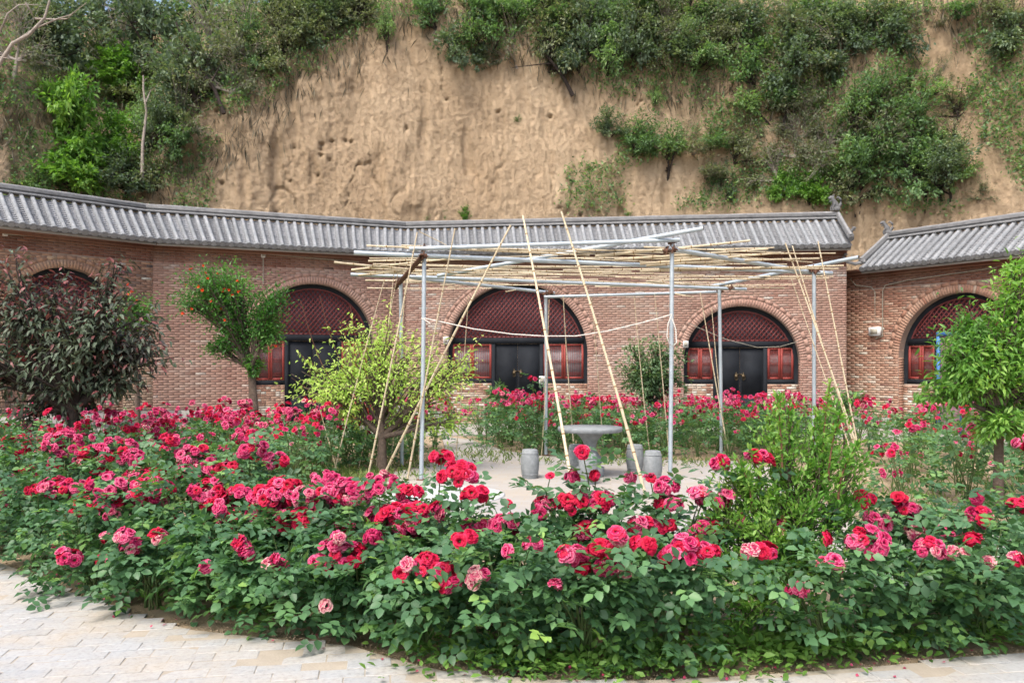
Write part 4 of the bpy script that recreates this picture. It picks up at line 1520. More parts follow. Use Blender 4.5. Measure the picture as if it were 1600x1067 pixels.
# dark snags
for k, (pts, subs, lb) in enumerate([
        ([(350, 178), (335, 140), (312, 105), (285, 60), (275, 35)], [[(318, 110), (300, 90), (270, 85), (258, 72)], [(330, 130), (345, 100)]], "dark bare tree leaning left above the left roof"),
        ([(1240, 135), (1235, 105), (1250, 80), (1270, 60)], [[(1238, 130), (1270, 128), (1320, 132), (1360, 122)], [(1236, 110), (1222, 90)]], "dark forked snag sprawling on the upper right slope"),
        ([(1222, 205), (1228, 180), (1240, 150)], [[(1224, 190), (1238, 175), (1260, 172)]], "twisted dark root snag hanging over the right roof end"),
        ([(895, 150), (880, 120), (858, 92), (842, 78)], [[(880, 120), (905, 90), (912, 60)], [(865, 100), (850, 100), (800, 106)]], "black leaning trunk on the rim above the pergola")]):
    h = cliff_hit(*pts[0])
    bare("bare_snag", lb, pts, .07, subs, BARK_D, (h.y if h else 26) - .25)

# dry hanging roots and dead grass along the rims (nobody could count them)
g = Geo()
P, D, Ls = [], [], []
for k in range(5200):
    px = R.uniform(-20, 1620)
    X = (px - 800) / F * 26
    zb = float(np.interp(X, ledx, ledz))
    py = HZ - (zb - CH) / 26 * F + R.gauss(8, 22)
    if 340 < px < 640:
        py += R.uniform(-10, 12)
    h = cliff_hit(px, py)
    if h is None:
        continue
    P.append(h[:])
    dwn = R.random() < .55
    D.append((R.gauss(0, .35), -.5, -1.2 if dwn else 1.0))
    Ls.append(R.uniform(.25, .8) if dwn else R.uniform(.2, .55))
Ls = np.array(Ls)
leaves(g, np.array(P) + rng.normal(size=(len(P), 3)) * np.array([.25, .1, .3]), np.array(D), Ls * .8, Ls * .02 + .005, rng.random(len(P)))
g.obj("dry_grass", L_DRY, kind="stuff")
# small creeping leaves over the earth above the rims
g = Geo()
P = []
for k in range(26000):
    px = R.uniform(-20, 1620)
    py = R.uniform(0, 330)
    X = (px - 800) / F * 26
    zb = float(np.interp(X, ledx, ledz))
    rim = HZ - (zb - CH) / 26 * F
    v = noise.noise(Vector((px * .012, py * .016, 4.4)))
    lim = (-.25 if px < 480 else -.02) if py < rim + 5 else (.18 if px < 330 or px > 900 else .42)
    if v < lim - .12 or (py > rim + 15 and px > 330 and px < 880):
        continue
    h = cliff_hit(px, py)
    if h is None:
        continue
    P.append(h[:])
P = np.array(P)
n = len(P)
rep = 3
P = np.repeat(P, rep, 0) + rng.normal(size=(n * rep, 3)) * .12 + np.array([0, -.12, .05])
leaves(g, P, rng.normal(size=(n * rep, 3)) + np.array([0, -.4, .3]), rng.uniform(.07, .15, n * rep), rng.uniform(.04, .075, n * rep), rng.random(n * rep))
g.obj("creeping_undergrowth", L_C3, kind="stuff")

# --- garden trees
def local_crown(base, items, d0):
    """items: (px, py, dy, rx_px, ry_px, weight) -> local ellipsoids"""
    out = []
    for (px, py, dd, rx, rz, w) in items:
        c = PX(px, py, d0 + dd) - base
        out.append((tuple(c), (rx / F * d0, min(rx, rz * 1.5) / F * d0, rz / F * d0), w))
    return out


def garden_tree(name, label, base, top, items, leafm, bark, cat="tree", crown="crown", **kw):
    d0 = base.y
    w, l = make_tree(((0, 0, -.05), tuple(top - base)), local_crown(base, items, d0), leafm=leafm, bark=bark, **kw)
    return place_tree(name, label, cat, base, w.mesh("trunk", bark, True), l.mesh(crown, leafm), crown=crown)


# purple-leaved peach at the left
b = Vector((PX(118, 0, 10.6).x, 10.6, 0))
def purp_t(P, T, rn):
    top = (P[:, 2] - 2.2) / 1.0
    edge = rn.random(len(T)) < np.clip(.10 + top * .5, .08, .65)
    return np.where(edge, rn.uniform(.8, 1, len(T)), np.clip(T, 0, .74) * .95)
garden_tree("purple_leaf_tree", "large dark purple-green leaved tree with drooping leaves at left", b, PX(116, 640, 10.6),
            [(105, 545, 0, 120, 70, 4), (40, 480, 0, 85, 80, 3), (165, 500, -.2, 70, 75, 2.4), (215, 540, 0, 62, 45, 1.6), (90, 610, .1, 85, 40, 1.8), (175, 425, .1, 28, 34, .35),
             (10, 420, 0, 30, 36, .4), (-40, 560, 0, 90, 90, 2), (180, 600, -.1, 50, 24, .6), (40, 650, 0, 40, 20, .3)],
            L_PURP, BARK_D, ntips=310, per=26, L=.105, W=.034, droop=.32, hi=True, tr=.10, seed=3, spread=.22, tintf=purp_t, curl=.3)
# pomegranate with orange flowers
b = Vector((PX(398, 0, 16).x, 16.0, 0))
pom = garden_tree("pomegranate_tree", "green tree with small orange flowers before the pink brick wall", b, PX(392, 575, 16),
                  [(340, 450, 0, 62, 42, 4), (418, 500, 0, 26, 58, 2.2), (300, 470, 0, 42, 24, 1), (365, 520, -.1, 35, 30, 1.2), (335, 540, 0, 22, 16, .4), (430, 460, 0, 18, 22, .5), (395, 570, 0, 24, 18, .7)],
                  L_POM, BARK, ntips=330, per=34, L=.078, W=.032, droop=.0, hi=False, tr=.085, seed=5, spread=.28)
stem2 = Geo().tube([tuple(p - b) for p in (PX(398, 640, 16), PX(392, 575, 16), PX(372, 552, 15.9), PX(352, 530, 15.9))], [.08, .07, .05, .03], 8)
stem2.obj("limb", BARK, pom, smooth=True)
# extra pomegranate spray behind the purple tree
b2 = Vector((PX(212, 0, 14.5).x, 14.5, 0))
pom2 = garden_tree("pomegranate_tree", "smaller orange-flowered tree peeping out behind the purple-leaved tree", b2, PX(210, 560, 14.5),
                   [(208, 482, 0, 32, 24, 2), (190, 500, 0, 26, 24, 1)], L_POM, BARK, ntips=50, per=30, L=.085, W=.03, tr=.05, seed=6, spread=.25)
# chartreuse tree
b = G(598, 738)
def ch_t(P, T, rn):
    return np.clip(T + .1, 0, 1)
chart = garden_tree("chartreuse_tree", "small yellow-green tree with thin upright branches beside the pergola", b, PX(597, 682, b.y),
                    [(600, 585, 0, 100, 62, 3.4), (512, 598, 0, 64, 44, 2.6), (698, 592, 0, 68, 46, 2.6), (600, 528, .1, 80, 40, 1.7), (640, 650, .1, 75, 24, 1.0), (545, 640, 0, 52, 24, .8), (700, 660, 0, 34, 22, .5)],
                    L_CHART, BARK, ntips=290, per=22, L=.070, W=.029, droop=.15, hi=True, tr=.075, seed=8, spread=.2, tintf=ch_t, curl=.25)
for k, (x, y, x2, y2) in enumerate([(470, 470, 500, 590), (500, 462, 520, 560), (547, 478, 560, 560), (608, 462, 603, 560), (655, 490, 640, 560), (757, 520, 690, 610), (462, 545, 520, 610),
                                    (455, 590, 530, 640), (725, 545, 670, 600), (530, 500, 560, 580), (590, 500, 592, 580), (480, 560, 520, 600)]):
    dd = b.y + R.uniform(-.4, .4)
    g = Geo()
    P = bez(PX(x2 * .6 + 598 * .4, y2 + 30, dd), PX(x2, y2, dd), PX(x, y, dd), 7) - np.array(b)
    g.tube(P, np.linspace(.009, .003, 7), 4, False, mat=0)
    n = 26
    t = rng.random(n) * 5.9
    i0 = t.astype(int)
    f = (t - i0)[:, None]
    pos = P[i0] * (1 - f) + P[np.minimum(i0 + 1, 6)] * f + rng.normal(size=(n, 3)) * .02
    if k in (0, 1):
        pos = pos[t < 4.4]
        n = len(pos)
    D = rng.normal(size=(n, 3)) + np.array([0, 0, -.5])
    leaves(g, pos, D, rng.uniform(.06, .09, n), .034, rng.uniform(.4, 1, n), True, 1, curl=.25)
    g.obj("shoot", [BARK_R, L_CHART], chart)
# small tree right of the table
b = G(1018, 690)
garden_tree("small_tree", "small round dull-green tree behind the stone table", b, PX(1018, 632, b.y),
            [(1015, 590, 0, 46, 38, 3), (1030, 550, 0, 28, 26, 1.4), (985, 580, 0, 26, 28, 1), (1060, 590, 0, 18, 34, .7), (990, 545, 0, 18, 14, .4)],
            L_SM, BARK_D, ntips=170, per=26, L=.085, W=.042, droop=.1, tr=.06, seed=9, spread=.2)
# peach tree right
b = Vector((PX(1560, 0, 9.2).x, 9.2, 0))
garden_tree("peach_tree", "leafy bright green peach tree at the right edge before the turned facade", b, PX(1562, 655, 9.2),
            [(1560, 560, 0, 66, 60, 3.4), (1595, 470, 0, 34, 70, 2.4), (1500, 600, -.1, 56, 34, 1.8), (1520, 510, 0, 40, 34, 1.2), (1620, 580, .2, 60, 90, 2.6), (1450, 612, 0, 34, 14, .4), (1585, 660, .1, 46, 36, 1.1),
             (1500, 500, 0, 20, 26, .35), (1590, 420, 0, 22, 24, .5), (1560, 665, -.2, 50, 36, 1.6), (1500, 560, -.2, 40, 40, 1.4)],
            L_PEACH, BARK, ntips=470, per=26, L=.088, W=.027, droop=.2, hi=True, tr=.055, seed=12, spread=.2, curl=.3)
# orange flowers of the two pomegranates
def blob_flower():
    g = Geo()
    for k in range(6):
        a = k / 6 * 6.283
        c, s = math.cos(a), math.sin(a)
        P = np.array([(0, 0, 0), (.028 * c - .016 * s, .028 * s + .016 * c, .035), (.045 * c, .045 * s, .05), (.028 * c + .016 * s, .028 * s - .016 * c, .035)])
        g.add(P, [(0, 1, 2), (0, 2, 3)], .5, 0, [0, .6, .8, .6])
    g.lathe([(.006, -.03), (.014, -.02), (.017, 0), (.012, .012)], 6)
    return g.mesh("flower", P_ORANGE, edge=True)


FLM = blob_flower()
for par, base_, spots in ((pom, Vector(pom.location), [(318, 415), (299, 420), (322, 426), (311, 448), (317, 454), (347, 457), (349, 452), (358, 453), (374, 455), (363, 462), (347, 482), (298, 484), (287, 490), (430, 540), (341, 428), (330, 470), (290, 445), (372, 440), (352, 500), (325, 435)]),
                          (pom2, Vector(pom2.location), [(200, 444), (207, 456), (199, 462), (215, 470), (190, 478), (221, 500)])):
    for x, y in spots:
        p = PX(x, y, base_.y - R.uniform(.25, .55))
        link("flower", FLM, par, p - base_, (R.uniform(0, 3), R.uniform(0, 3), 0), R.uniform(.55, .85))

# sapling by the bamboo poles, leafy sapling and tall rose at the middle door
b = G(1318, 712)
garden_tree("sapling", "slim green sapling between the leaning bamboo poles at right", b, PX(1316, 660, b.y), [(1315, 625, 0, 24, 30, 1), (1335, 610, 0, 16, 18, .5)],
            L_C3, BARK, ntips=26, per=16, L=.10, W=.045, droop=.1, tr=.02, seed=15, spread=.2)
b = G(778, 688)
garden_tree("sapling", "broad-leaved green sapling before the middle door", b, PX(778, 640, b.y), [(778, 612, 0, 20, 14, 1), (790, 645, 0, 26, 16, .8)],
            L_C3, BARK, ntips=22, per=14, L=.15, W=.06, droop=.1, tr=.018, seed=16, spread=.2)
# pomegranate shrub with upright shoots in the front bed
b = Vector((PX(1235, 0, 5.12).x, 5.12, 0))
items = [(1225, 700, 0, 44, 60, 2.6), (1290, 720, 0, 40, 44, 1.6), (1180, 780, -.1, 46, 44, 1.8), (1255, 790, -.1, 66, 46, 2.4), (1218, 640, 0, 14, 36, .5), (1300, 650, .1, 24, 44, .7), (1335, 720, 0, 26, 30, .5), (1205, 835, -.2, 60, 36, 1.6),
         (1150, 745, -.1, 24, 20, .6), (1125, 810, -.1, 44, 34, 1.2), (1320, 790, 0, 40, 34, 1.1), (1270, 870, -.3, 50, 36, 1.1), (1150, 885, -.15, 66, 50, 2.0), (1225, 930, -.3, 70, 50, 1.8), (1150, 960, -.3, 50, 40, 1.2)]
shr = garden_tree("pomegranate_shrub", "bright green bushy shrub with upright shoots among the front roses", b, PX(1235, 930, 5.12), items,
                  L_POMB, BARK, cat="shrub", ntips=470, per=25, L=.042, W=.0155, droop=-.1, tr=.026, seed=21, spread=.16, axis_up=.8, hi=True, curl=.1)
for x, y, x2, y2 in [(1214, 618, 1222, 700), (1200, 650, 1215, 720), (1297, 596, 1285, 700), (1315, 640, 1295, 720), (1232, 640, 1235, 720), (1275, 640, 1270, 720), (1345, 690, 1310, 750), (1150, 715, 1175, 770), (1170, 700, 1190, 760), (1130, 760, 1165, 800)]:
    dd = b.y + R.uniform(-.3, .2)
    g = Geo()
    P = bez(PX(x2, y2 + 30, dd), PX(x2, y2 - 20, dd), PX(x, y, dd), 8) - np.array(b)
    g.tube(P, np.linspace(.008, .003, 8), 4, False, mat=0)
    n = 90
    t = rng.random(n) * 6.9
    i0 = t.astype(int)
    f = (t - i0)[:, None]
    pos = P[i0] * (1 - f) + P[np.minimum(i0 + 1, 7)] * f
    leaves(g, pos, rng.normal(size=(n, 3)) * .8 + np.array([0, 0, .5]), rng.uniform(.045, .065, n), .019, rng.uniform(.3, 1, n), True, 1, curl=.1)
    g.obj("shoot", [BARK_R, L_POMB], shr)

# ------------------------------------------------------------------ stone table and stools
tb = G(922, 746)
root = thing("stone_table", "round grey stone table on a turned pedestal in the courtyard", "table", (tb.x, tb.y, .022))
s = tb.y / F
Geo().lathe([(.455, .655), (.47, .665), (.475, .70), (.468, .722), (.02, .722)], 48).obj("table_top", STONE, root, smooth=False)
Geo().lathe([(.20, 0), (.21, .03), (.21, .13), (.16, .15), (.15, .17), (.185, .22), (.18, .27), (.12, .33), (.095, .38), (.09, .45), (.11, .52), (.155, .58), (.20, .63), (.21, .656)], 28).obj("pedestal", STONE, root, smooth=True)


def stool_meshes():
    g = Geo().lathe([(.105, 0), (.112, .015), (.116, .05), (.119, .055), (.119, .068), (.122, .075), (.131, .15), (.134, .21), (.131, .28), (.122, .345), (.119, .352), (.119, .365), (.116, .37), (.112, .405), (.10, .415), (.02, .418)], 28)
    return g.mesh("body", STONE, True)


SM_ = stool_meshes()
bandm = []
for z in (.061, .358):
    n = 28
    g = Geo()
    g.tube([(.121 * math.cos(t), .121 * math.sin(t), z) for t in np.linspace(0, 2 * math.pi, 29)], .006, 5, False)
    bandm.append(g.mesh("band", STONE, True))
for px, py, lb in ((828, 749, "grey drum-shaped stone stool standing alone left of the stone table"),
                   (901, 739, "grey stone stool half hidden behind the front stool left of the table pedestal"),
                   (919, 758, "grey stone stool directly in front of the table pedestal"),
                   (992, 739, "grey stone stool at the table's right, the farther of the two, behind a bamboo pole"),
                   (1020, 752, "grey stone stool right of the table, beside the pergola's front right post")):
    p = G(px, py)
    r = thing("stone_stool", lb, "stool", (p.x, p.y, .022), R.uniform(0, 6), "stone stools round the table")
    link("body", SM_, r)
    for m in bandm:
        link("band", m, r)

# ------------------------------------------------------------------ pergola
posts = [(658, 752, 663, 392, "front left"), (1047, 752, 1050, 376, "front right"), (628, 730, 626, 440, "bl"), (853, 713, 853, 458, "bc"), (1127, 716, 1124, 452, "br")]
PG = thing("pergola", "galvanised pipe pergola roofed with dry bamboo canes over the courtyard", "pergola", G(860, 735))
PO = Vector(PG.location)


def pipe(name, P, r, mat, n=10, par=PG, org=None, hollow=False):
    org = PO if org is None else org
    g = Geo()
    P = [Vector(p) for p in P]
    if hollow:
        g.tube([tuple(p - org) for p in P], r, n, False)
        g.tube([tuple(p - org) for p in P], r * .78, n, False, mat=1)
        o = g.obj(name, [mat, RUST], par, smooth=True)
    else:
        g.tube([tuple(p - org) for p in P], r, n)
        o = g.obj(name, mat, par, smooth=False)
        o.data.polygons.foreach_set("use_smooth", [len(p.vertices) == 4 for p in o.data.polygons])
    return o


TOPS = {}
for x0, y0, x1, y1, nm in posts:
    b_ = G(x0, y0)
    pipe("post", [b_ - Vector((0, 0, .03)), b_.lerp(PX(x1, y1, b_.y), .5) + Vector((.006, 0, 0)), PX(x1, y1, b_.y)], .031, STEEL, 12)
    TOPS[nm] = PX(x1, y1, b_.y)
    Geo().lathe([(.07, .015), (.07, .032), (.04, .036)], 12, b_.x - PO.x, b_.y - PO.y).obj("foot_plate", RUST, PG)
bR = Vector((PX(1272, 0, 13.0).x, 13.0, 0))
pipe("post", [bR, PX(1272, 424, 13.0)], .031, STEEL, 12)
Geo().lathe([(.07, .0), (.07, .02), (.04, .024)], 12, bR.x - PO.x, bR.y - PO.y).obj("foot_plate", RUST, PG)
dF = TOPS["front left"].y
for a, bq, r in [((640, 389, dF - .05), (1062, 375, dF - .05), .031), ((553, 395, dF + .0), (1300, 427, 13.15), .033), ((1042, 388, dF - .08), (1282, 428, 13.2), .034),
                 ((548, 429, 13.1), (1166, 452, 14.35), .028), ((618, 431, 13.3), (866, 458, 14.85), .028), ((850, 464, 14.6), (1128, 456, 14.6), .026),
                 ((1108, 448, 14.7), (1342, 402, 12.7), .031), ((684, 431, 13.1), (1099, 357, 11.3), .031)]:
    pipe("roof_pipe", [PX(*a), PX(*bq)], r, STEEL, 10, hollow=True)
pipe("roof_pipe", [PX(659, 402, dF - .14), PX(618, 449, 13.5)], .037, RUST, 10, hollow=True)
for x, y, d in [(662, 388, dF), (662, 400, dF - .06), (1049, 378, dF), (1051, 390, dF - .03), (1042, 392, dF - .05), (622, 441, 13.2), (852, 460, 14.7), (860, 457, 14.7), (1125, 455, 14.5), (1141, 450, 14.3), (1274, 424, 13.0), (1168 + 100, 420, 13.0)]:
    p = PX(x, y, d) - PO
    g = Geo()
    g.box(-.045, .045, -.045, .045, -.028, .028, M=Matrix.Translation(p) @ Matrix.Rotation(R.uniform(-.4, .4), 4, 'Y'))
    g.tube([(p.x - .07, p.y - .03, p.z + .01), (p.x + .07, p.y - .03, p.z - .01)], .011, 6)
    g.tube([(p.x - .02, p.y - .05, p.z - .06), (p.x + .015, p.y - .05, p.z + .06)], .011, 6)
    g.obj("pipe_clamp", RUST, PG)


def cane(P0, P1, r, bend=.04, par=None, org=Vector((0, 0, 0)), name="bamboo_cane", nodes=True):
    P0, P1 = Vector(P0), Vector(P1)
    L = (P1 - P0).length
    m = P0.lerp(P1, .5) + Vector((R.uniform(-1, 1), R.uniform(-1, 1), R.uniform(-1, 1))) * bend * L
    n = max(4, int(L / .28))
    pts = bez(P0 - org, m - org, P1 - org, n * 3 + 1)
    rad = np.linspace(r, r * .62, n * 3 + 1)
    g = Geo()
    k = np.arange(n * 3 + 1)
    mats_pts = rad * np.where(k % 3 == 0, 1.14, .97)
    g.tube(pts, mats_pts, 7)
    if nodes:
        for i in range(3, n * 3, 3):
            t = pts[i + 1] - pts[i]
            t = t / np.linalg.norm(t) * .008
            g.tube([pts[i] - t, pts[i] + t], rad[i] * 1.22, 7, mat=1)
    o = g.obj(name, [BAMBOO, BAMBOO_D], par)
    return o


def roofz(d):
    # canes rest on the pipes: roof sinks slightly to the back
    return np.interp(d, [11.4, 14.8], [3.33, 3.0])


# explicit long canes seen best in the photograph
for a, bq, r in [((522, 410, 12.6), (760, 430, 13.0), .019), ((550, 422, 12.9), (700, 405, 12.3), .02), ((556, 425, 12.9), (800, 420, 12.6), .017),
                 ((930, 400, 12.0), (1172, 376, 11.9), .024), ((960, 406, 12.1), (1200, 389, 12.0), .023), ((1000, 412, 12.2), (1220, 395, 12.1), .022),
                 ((1010, 415, 12.3), (1280, 404, 12.3), .02), ((1030, 420, 12.6), (1318, 415, 12.6), .018), ((1000, 424, 12.7), (1310, 420, 12.7), .018),
                 ((560, 430, 13.0), (640, 425, 13.0), .017)]:
    cane(PX(*a), PX(*bq), r, .012, PG, PO)
for k in range(46):
    d = 11.75 + 3.1 * (k / 46) + R.uniform(-.1, .1)
    xc = R.uniform(640, 1180)
    hl = R.uniform(.8, 1.9)
    X = (xc - 800) / F * d
    sk = R.uniform(-.16, .16) + .05
    a = Vector((max(X - hl, (575 - 800) / F * d), d - sk * hl, roofz(d - sk * hl) + R.uniform(0, .06)))
    c = Vector((min(X + hl, (1300 - 800) / F * d), d + sk * hl, roofz(d + sk * hl) + R.uniform(0, .06)))
    cane(a, c, R.uniform(.009, .015), .014, PG, PO)
# cut ends that stick out under the frame
for a, bq in [((688, 446, 13.6), (712, 444, 13.6)), ((790, 456, 14.3), (806, 453, 14.3)), ((1055, 459, 14.4), (1084, 464, 14.2)), ((700, 449, 13.7), (722, 446, 13.9))]:
    cane(PX(*a), PX(*bq), .012, .01, PG, PO, nodes=False)

# free-standing bamboo poles leaning on the frame: each is a thing
POLES = [
    ((817, 337, 11.5), (898, 785, 10.0), .026, "thick pale bamboo pole leaning across left of the stone table"),
    ((877, 331, 11.5), (1010, 785, 10.2), .027, "thick pale bamboo pole leaning across right of the stone table"),
    ((798, 352, 11.45), (600, 742, 12.3), .024, "bamboo pole crossing diagonally before the middle arch down to the yellow-green tree"),
    ((652, 363, 11.5), (574, 748, 11.9), .018, "bamboo pole leaning on the pergola's front left corner"),
    ((711, 357, 11.5), (636, 760, 11.6), .019, "bamboo pole with its bent top, leaning right of the front left post"),
    ((618, 404, 12.8), (588, 742, 13.0), .011, "thin bamboo stake behind the yellow-green tree, leftmost of three"),
    ((626, 404, 12.9), (560, 745, 12.9), .010, "thin bamboo stake behind the yellow-green tree, middle of three"),
    ((636, 403, 12.8), (610, 735, 13.0), .010, "thin bamboo stake behind the yellow-green tree, rightmost of three"),
    ((600, 440, 12.2), (520, 720, 12.0), .012, "thin stake slanting before the left arch's right edge"),
    ((500, 640, 12.6), (527, 700, 12.6), .013, "short stake among roses left of the yellow-green tree"),
    ((1227, 380, 12.4), (1357, 752, 11.7), .019, "bamboo pole leaning beside the right post, reaching farthest right at its foot"),
    ((1238, 384, 12.5), (1352, 748, 11.8), .015, "bamboo pole leaning just behind the longest right-hand pole"),
    ((1278, 377, 12.6), (1350, 745, 11.9), .017, "steep bamboo pole rising from the right post's top"),
    ((1236, 434, 13.0), (1345, 740, 11.9), .012, "thinnest bamboo pole slanting right of the right post"),
    ((732, 462, 13.9), (712, 716, 14.5), .011, "thin stake standing before the middle arch's left edge"),
    ((880, 463, 14.5), (898, 716, 14.5), .015, "bamboo stake right of the back centre post, before the red window"),
    ((858, 468, 14.6), (846, 712, 14.6), .011, "thin stake touching the back centre post"),
    ((924, 464, 14.6), (943, 712, 14.9), .012, "bamboo stake behind the stone table against the brick pier"),
    ((991, 463, 14.6), (1016, 714, 14.5), .013, "bamboo stake before the small round tree, left one"),
    ((1023, 460, 14.5), (1046, 714, 14.6), .013, "bamboo stake before the small round tree, right one"),
    ((1094, 457, 14.4), (1140, 718, 14.3), .015, "bamboo stake crossing the back right post"),
    ((1112, 480, 14.6), (1134, 716, 14.5), .011, "thin stake before the lower arch's door edge"),
]
for a, bq, r, lb in POLES:
    p0 = G(bq[0], bq[1]) if bq[1] > 700 else PX(*bq)
    foot = PX(bq[0], bq[1], bq[2])
    foot.z = 0
    # the foot stands on the ground straight below its photo column
    foot.x = (bq[0] - 800) / F * bq[2]
    o = cane(foot - foot, PX(*a) - foot, r * .82, .012, None, Vector((0, 0, 0)), "bamboo_pole")
    o.location = foot
    tag(o, lb, "bamboo pole", "bamboo poles leaning on the pergola")
# short bent bamboo tip between the two left tops
o = cane(PX(655, 362, 11.5), PX(703, 386, 11.6), .008, .02, PG, PO, nodes=False)

# white rope slung between the two front posts
g = Geo()
rp_ = [(663, 497), (690, 503), (740, 514), (800, 522), (850, 525), (900, 525), (950, 517), (1000, 505), (1030, 497), (1050, 491)]
g.tube([tuple(PX(x, y, 11.55)) for x, y in rp_], .0085, 6)
g.tube([tuple(PX(x, y, 11.5)) for x, y in [(1050, 491), (1044, 505), (1042, 525), (1046, 538), (1052, 541), (1057, 535), (1056, 515), (1050, 497)]], .0085, 6)
g.tube([tuple(PX(x, y, 11.5)) for x, y in [(658, 497), (664, 500), (672, 505)]], .008, 5)
tag(g.obj("rope", ROPE), "white rope sagging between the two front pergola posts with a hanging loop", "rope")
g = Geo()
g.tube([tuple(wallpt(fC, x, y, .3)) for x, y in [(1072, 505), (1095, 515), (1130, 530), (1180, 543), (1215, 542), (1243, 534)]], .006, 5)
tag(g.obj("hanging_wire", WIRE), "thin pale wire sagging across the lower arch's lattice", "wire")

# ------------------------------------------------------------------ roses
def blossom_mesh(hi, seed, mat, openness=1.0):
    """layered petals, about 0.11 m across, opening along +Z"""
    rr = random.Random(seed)
    g = Geo()
    rings = [(3, .012, .030, 6), (5, .016, .036, 20), (6, .018, .042, 38), (7, .018, .048, 58), (8, .016, .052, 80)] if hi else [(4, .010, .034, 14), (5, .016, .044, 48), (6, .014, .052, 78)]
    nu, nv = (4, 4) if hi else (2, 2)
    for ri, (n, r0, ln_, tilt) in enumerate(rings):
        for k in range(n):
            a = (k + .5 * (ri % 2)) / n * 2 * math.pi + rr.uniform(-.2, .2)
            tl = math.radians(tilt * openness + rr.uniform(-9, 9))
            l = ln_ * rr.uniform(.85, 1.12)
            w = l * rr.uniform(.62, .8) * (1.25 if n < 6 else 1.0)
            V, E = [], []
            for j in range(nv + 1):
                v = j / nv
                phi = tl + v * v * rr.uniform(.3, .8)
                rad = r0 + l * v * math.sin(phi)
                z = l * v * math.cos(phi) + .012 - ri * .003
                wid = w * (.35 + .75 * math.sin(math.pi * min(v * .62 + .12, .5)))
                for i in range(nu + 1):
                    u = (i / nu * 2 - 1)
                    x = rad - .25 * wid * u * u * (1 - math.sin(phi) * .6)
                    y = u * wid * .5 * 1.15
                    zz_ = z + (rr.uniform(-.0025, .0025) if v > .4 else 0) - (.12 * l * u * u if v == 1 else 0)
                    V.append((x * math.cos(a) - y * math.sin(a), x * math.sin(a) + y * math.cos(a), zz_))
                    E.append(min(1, .12 + .55 * v ** 1.5 + (.2 if v == 1 else 0) + (.12 * abs(u) if v > .5 else 0)))
            m = nu + 1
            g.add(V, [(j * m + i, j * m + i + 1, (j + 1) * m + i + 1, (j + 1) * m + i) for j in range(nv) for i in range(nu)], .5, 0, E)
    g.lathe([(.004, -.025), (.011, -.012), (.013, .004), (.004, .01)], 6, mat=1)
    return g.mesh("rose_blossom", [mat, STEM], hi, edge=True)


BL = {}
for hi in (True, False):
    for c, m in (("r", P_RED), ("m", P_MAG), ("p", P_PALE)):
        BL[(hi, c)] = [blossom_mesh(hi, 30 + s, m, (.75, 1.0, 1.15, .95, .42, 1.3)[s]) for s in range(6)]


def spray_mesh(seed):
    """one compound rose leaf: rachis with five or seven leaflets, along +X"""
    rr = random.Random(seed)
    g = Geo()
    L = .15
    n = rr.choice((5, 5, 7))
    pts = [(0, 0, 0), (L * .4, 0, .008), (L * .75, 0, .002), (L, 0, -.012)]
    g.tube(pts, [.0022, .002, .0016, .001], 4, False, mat=1)
    P, D, Ls = [], [], []
    for k in range(n // 2):
        f = .38 + .4 * k / max(1, n // 2 - 1) if n > 5 else (.42, .8)[k]
        for sy in (-1, 1):
            P.append((L * f, 0, .005))
            D.append((.55, sy * (1.0 + rr.uniform(-.15, .15)), rr.uniform(-.15, .1)))
            Ls.append(rr.uniform(.058, .072))
    P.append((L, 0, -.012))
    D.append((1, rr.uniform(-.2, .2), -.15))
    Ls.append(rr.uniform(.07, .085))
    Nn = np.tile(np.array([0, 0, 1.0]), (len(P), 1)) + np.random.default_rng(seed).normal(size=(len(P), 3)) * .22
    t0 = (.15, .35, .5, .62, .75, .85, .42, .55, .5)[seed % 9]
    leaves(g, np.array(P), np.array(D), np.array(Ls), np.array(Ls) * .72, np.clip(t0 + np.random.default_rng(seed).normal(size=len(P)) * .08, 0, .9), True, 0, Nn, .12)
    return g.mesh("leaf_spray", [L_YOUNG if seed in (7, 8) else L_ROSE, STEM], True)


SPR = [spray_mesh(s) for s in range(9)]


def add_sprays(g, P, D, sc, hi=False, mat=0, base_t=.5):
    """joined compound leaves at points P along D"""
    n = len(P)
    D = unit(D)
    up = np.tile(np.array([0, 0, 1.0]), (n, 1)) + rng.normal(size=(n, 3)) * .35
    Sd = unit(np.cross(D, up))
    Nn = np.cross(Sd, D)
    tb_ = np.clip(base_t + rng.normal(size=n) * .2, 0, 1)
    for f, a in ((.42, 1), (.42, -1), (.8, 1), (.8, -1), (1.0, 0)):
        p = P + D * (.15 * f * sc)
        dd = D * (.55 if a else 1) + Sd * a + Nn * rng.uniform(-.2, .1, (n, 1))
        l = rng.uniform(.055, .078, n) * sc
        leaves(g, p, dd, l, l * .7, np.clip(tb_ + rng.normal(size=n) * .07, 0, 1), hi, mat, Nn + rng.normal(size=(n, 3)) * .2, .12)


def face_q(dx, dy, dz, spin):
    q = Vector((dx, dy, dz)).normalized().to_track_quat('Z', 'Y')
    return q @ Matrix.Rotation(spin, 3, 'Z').to_quaternion()


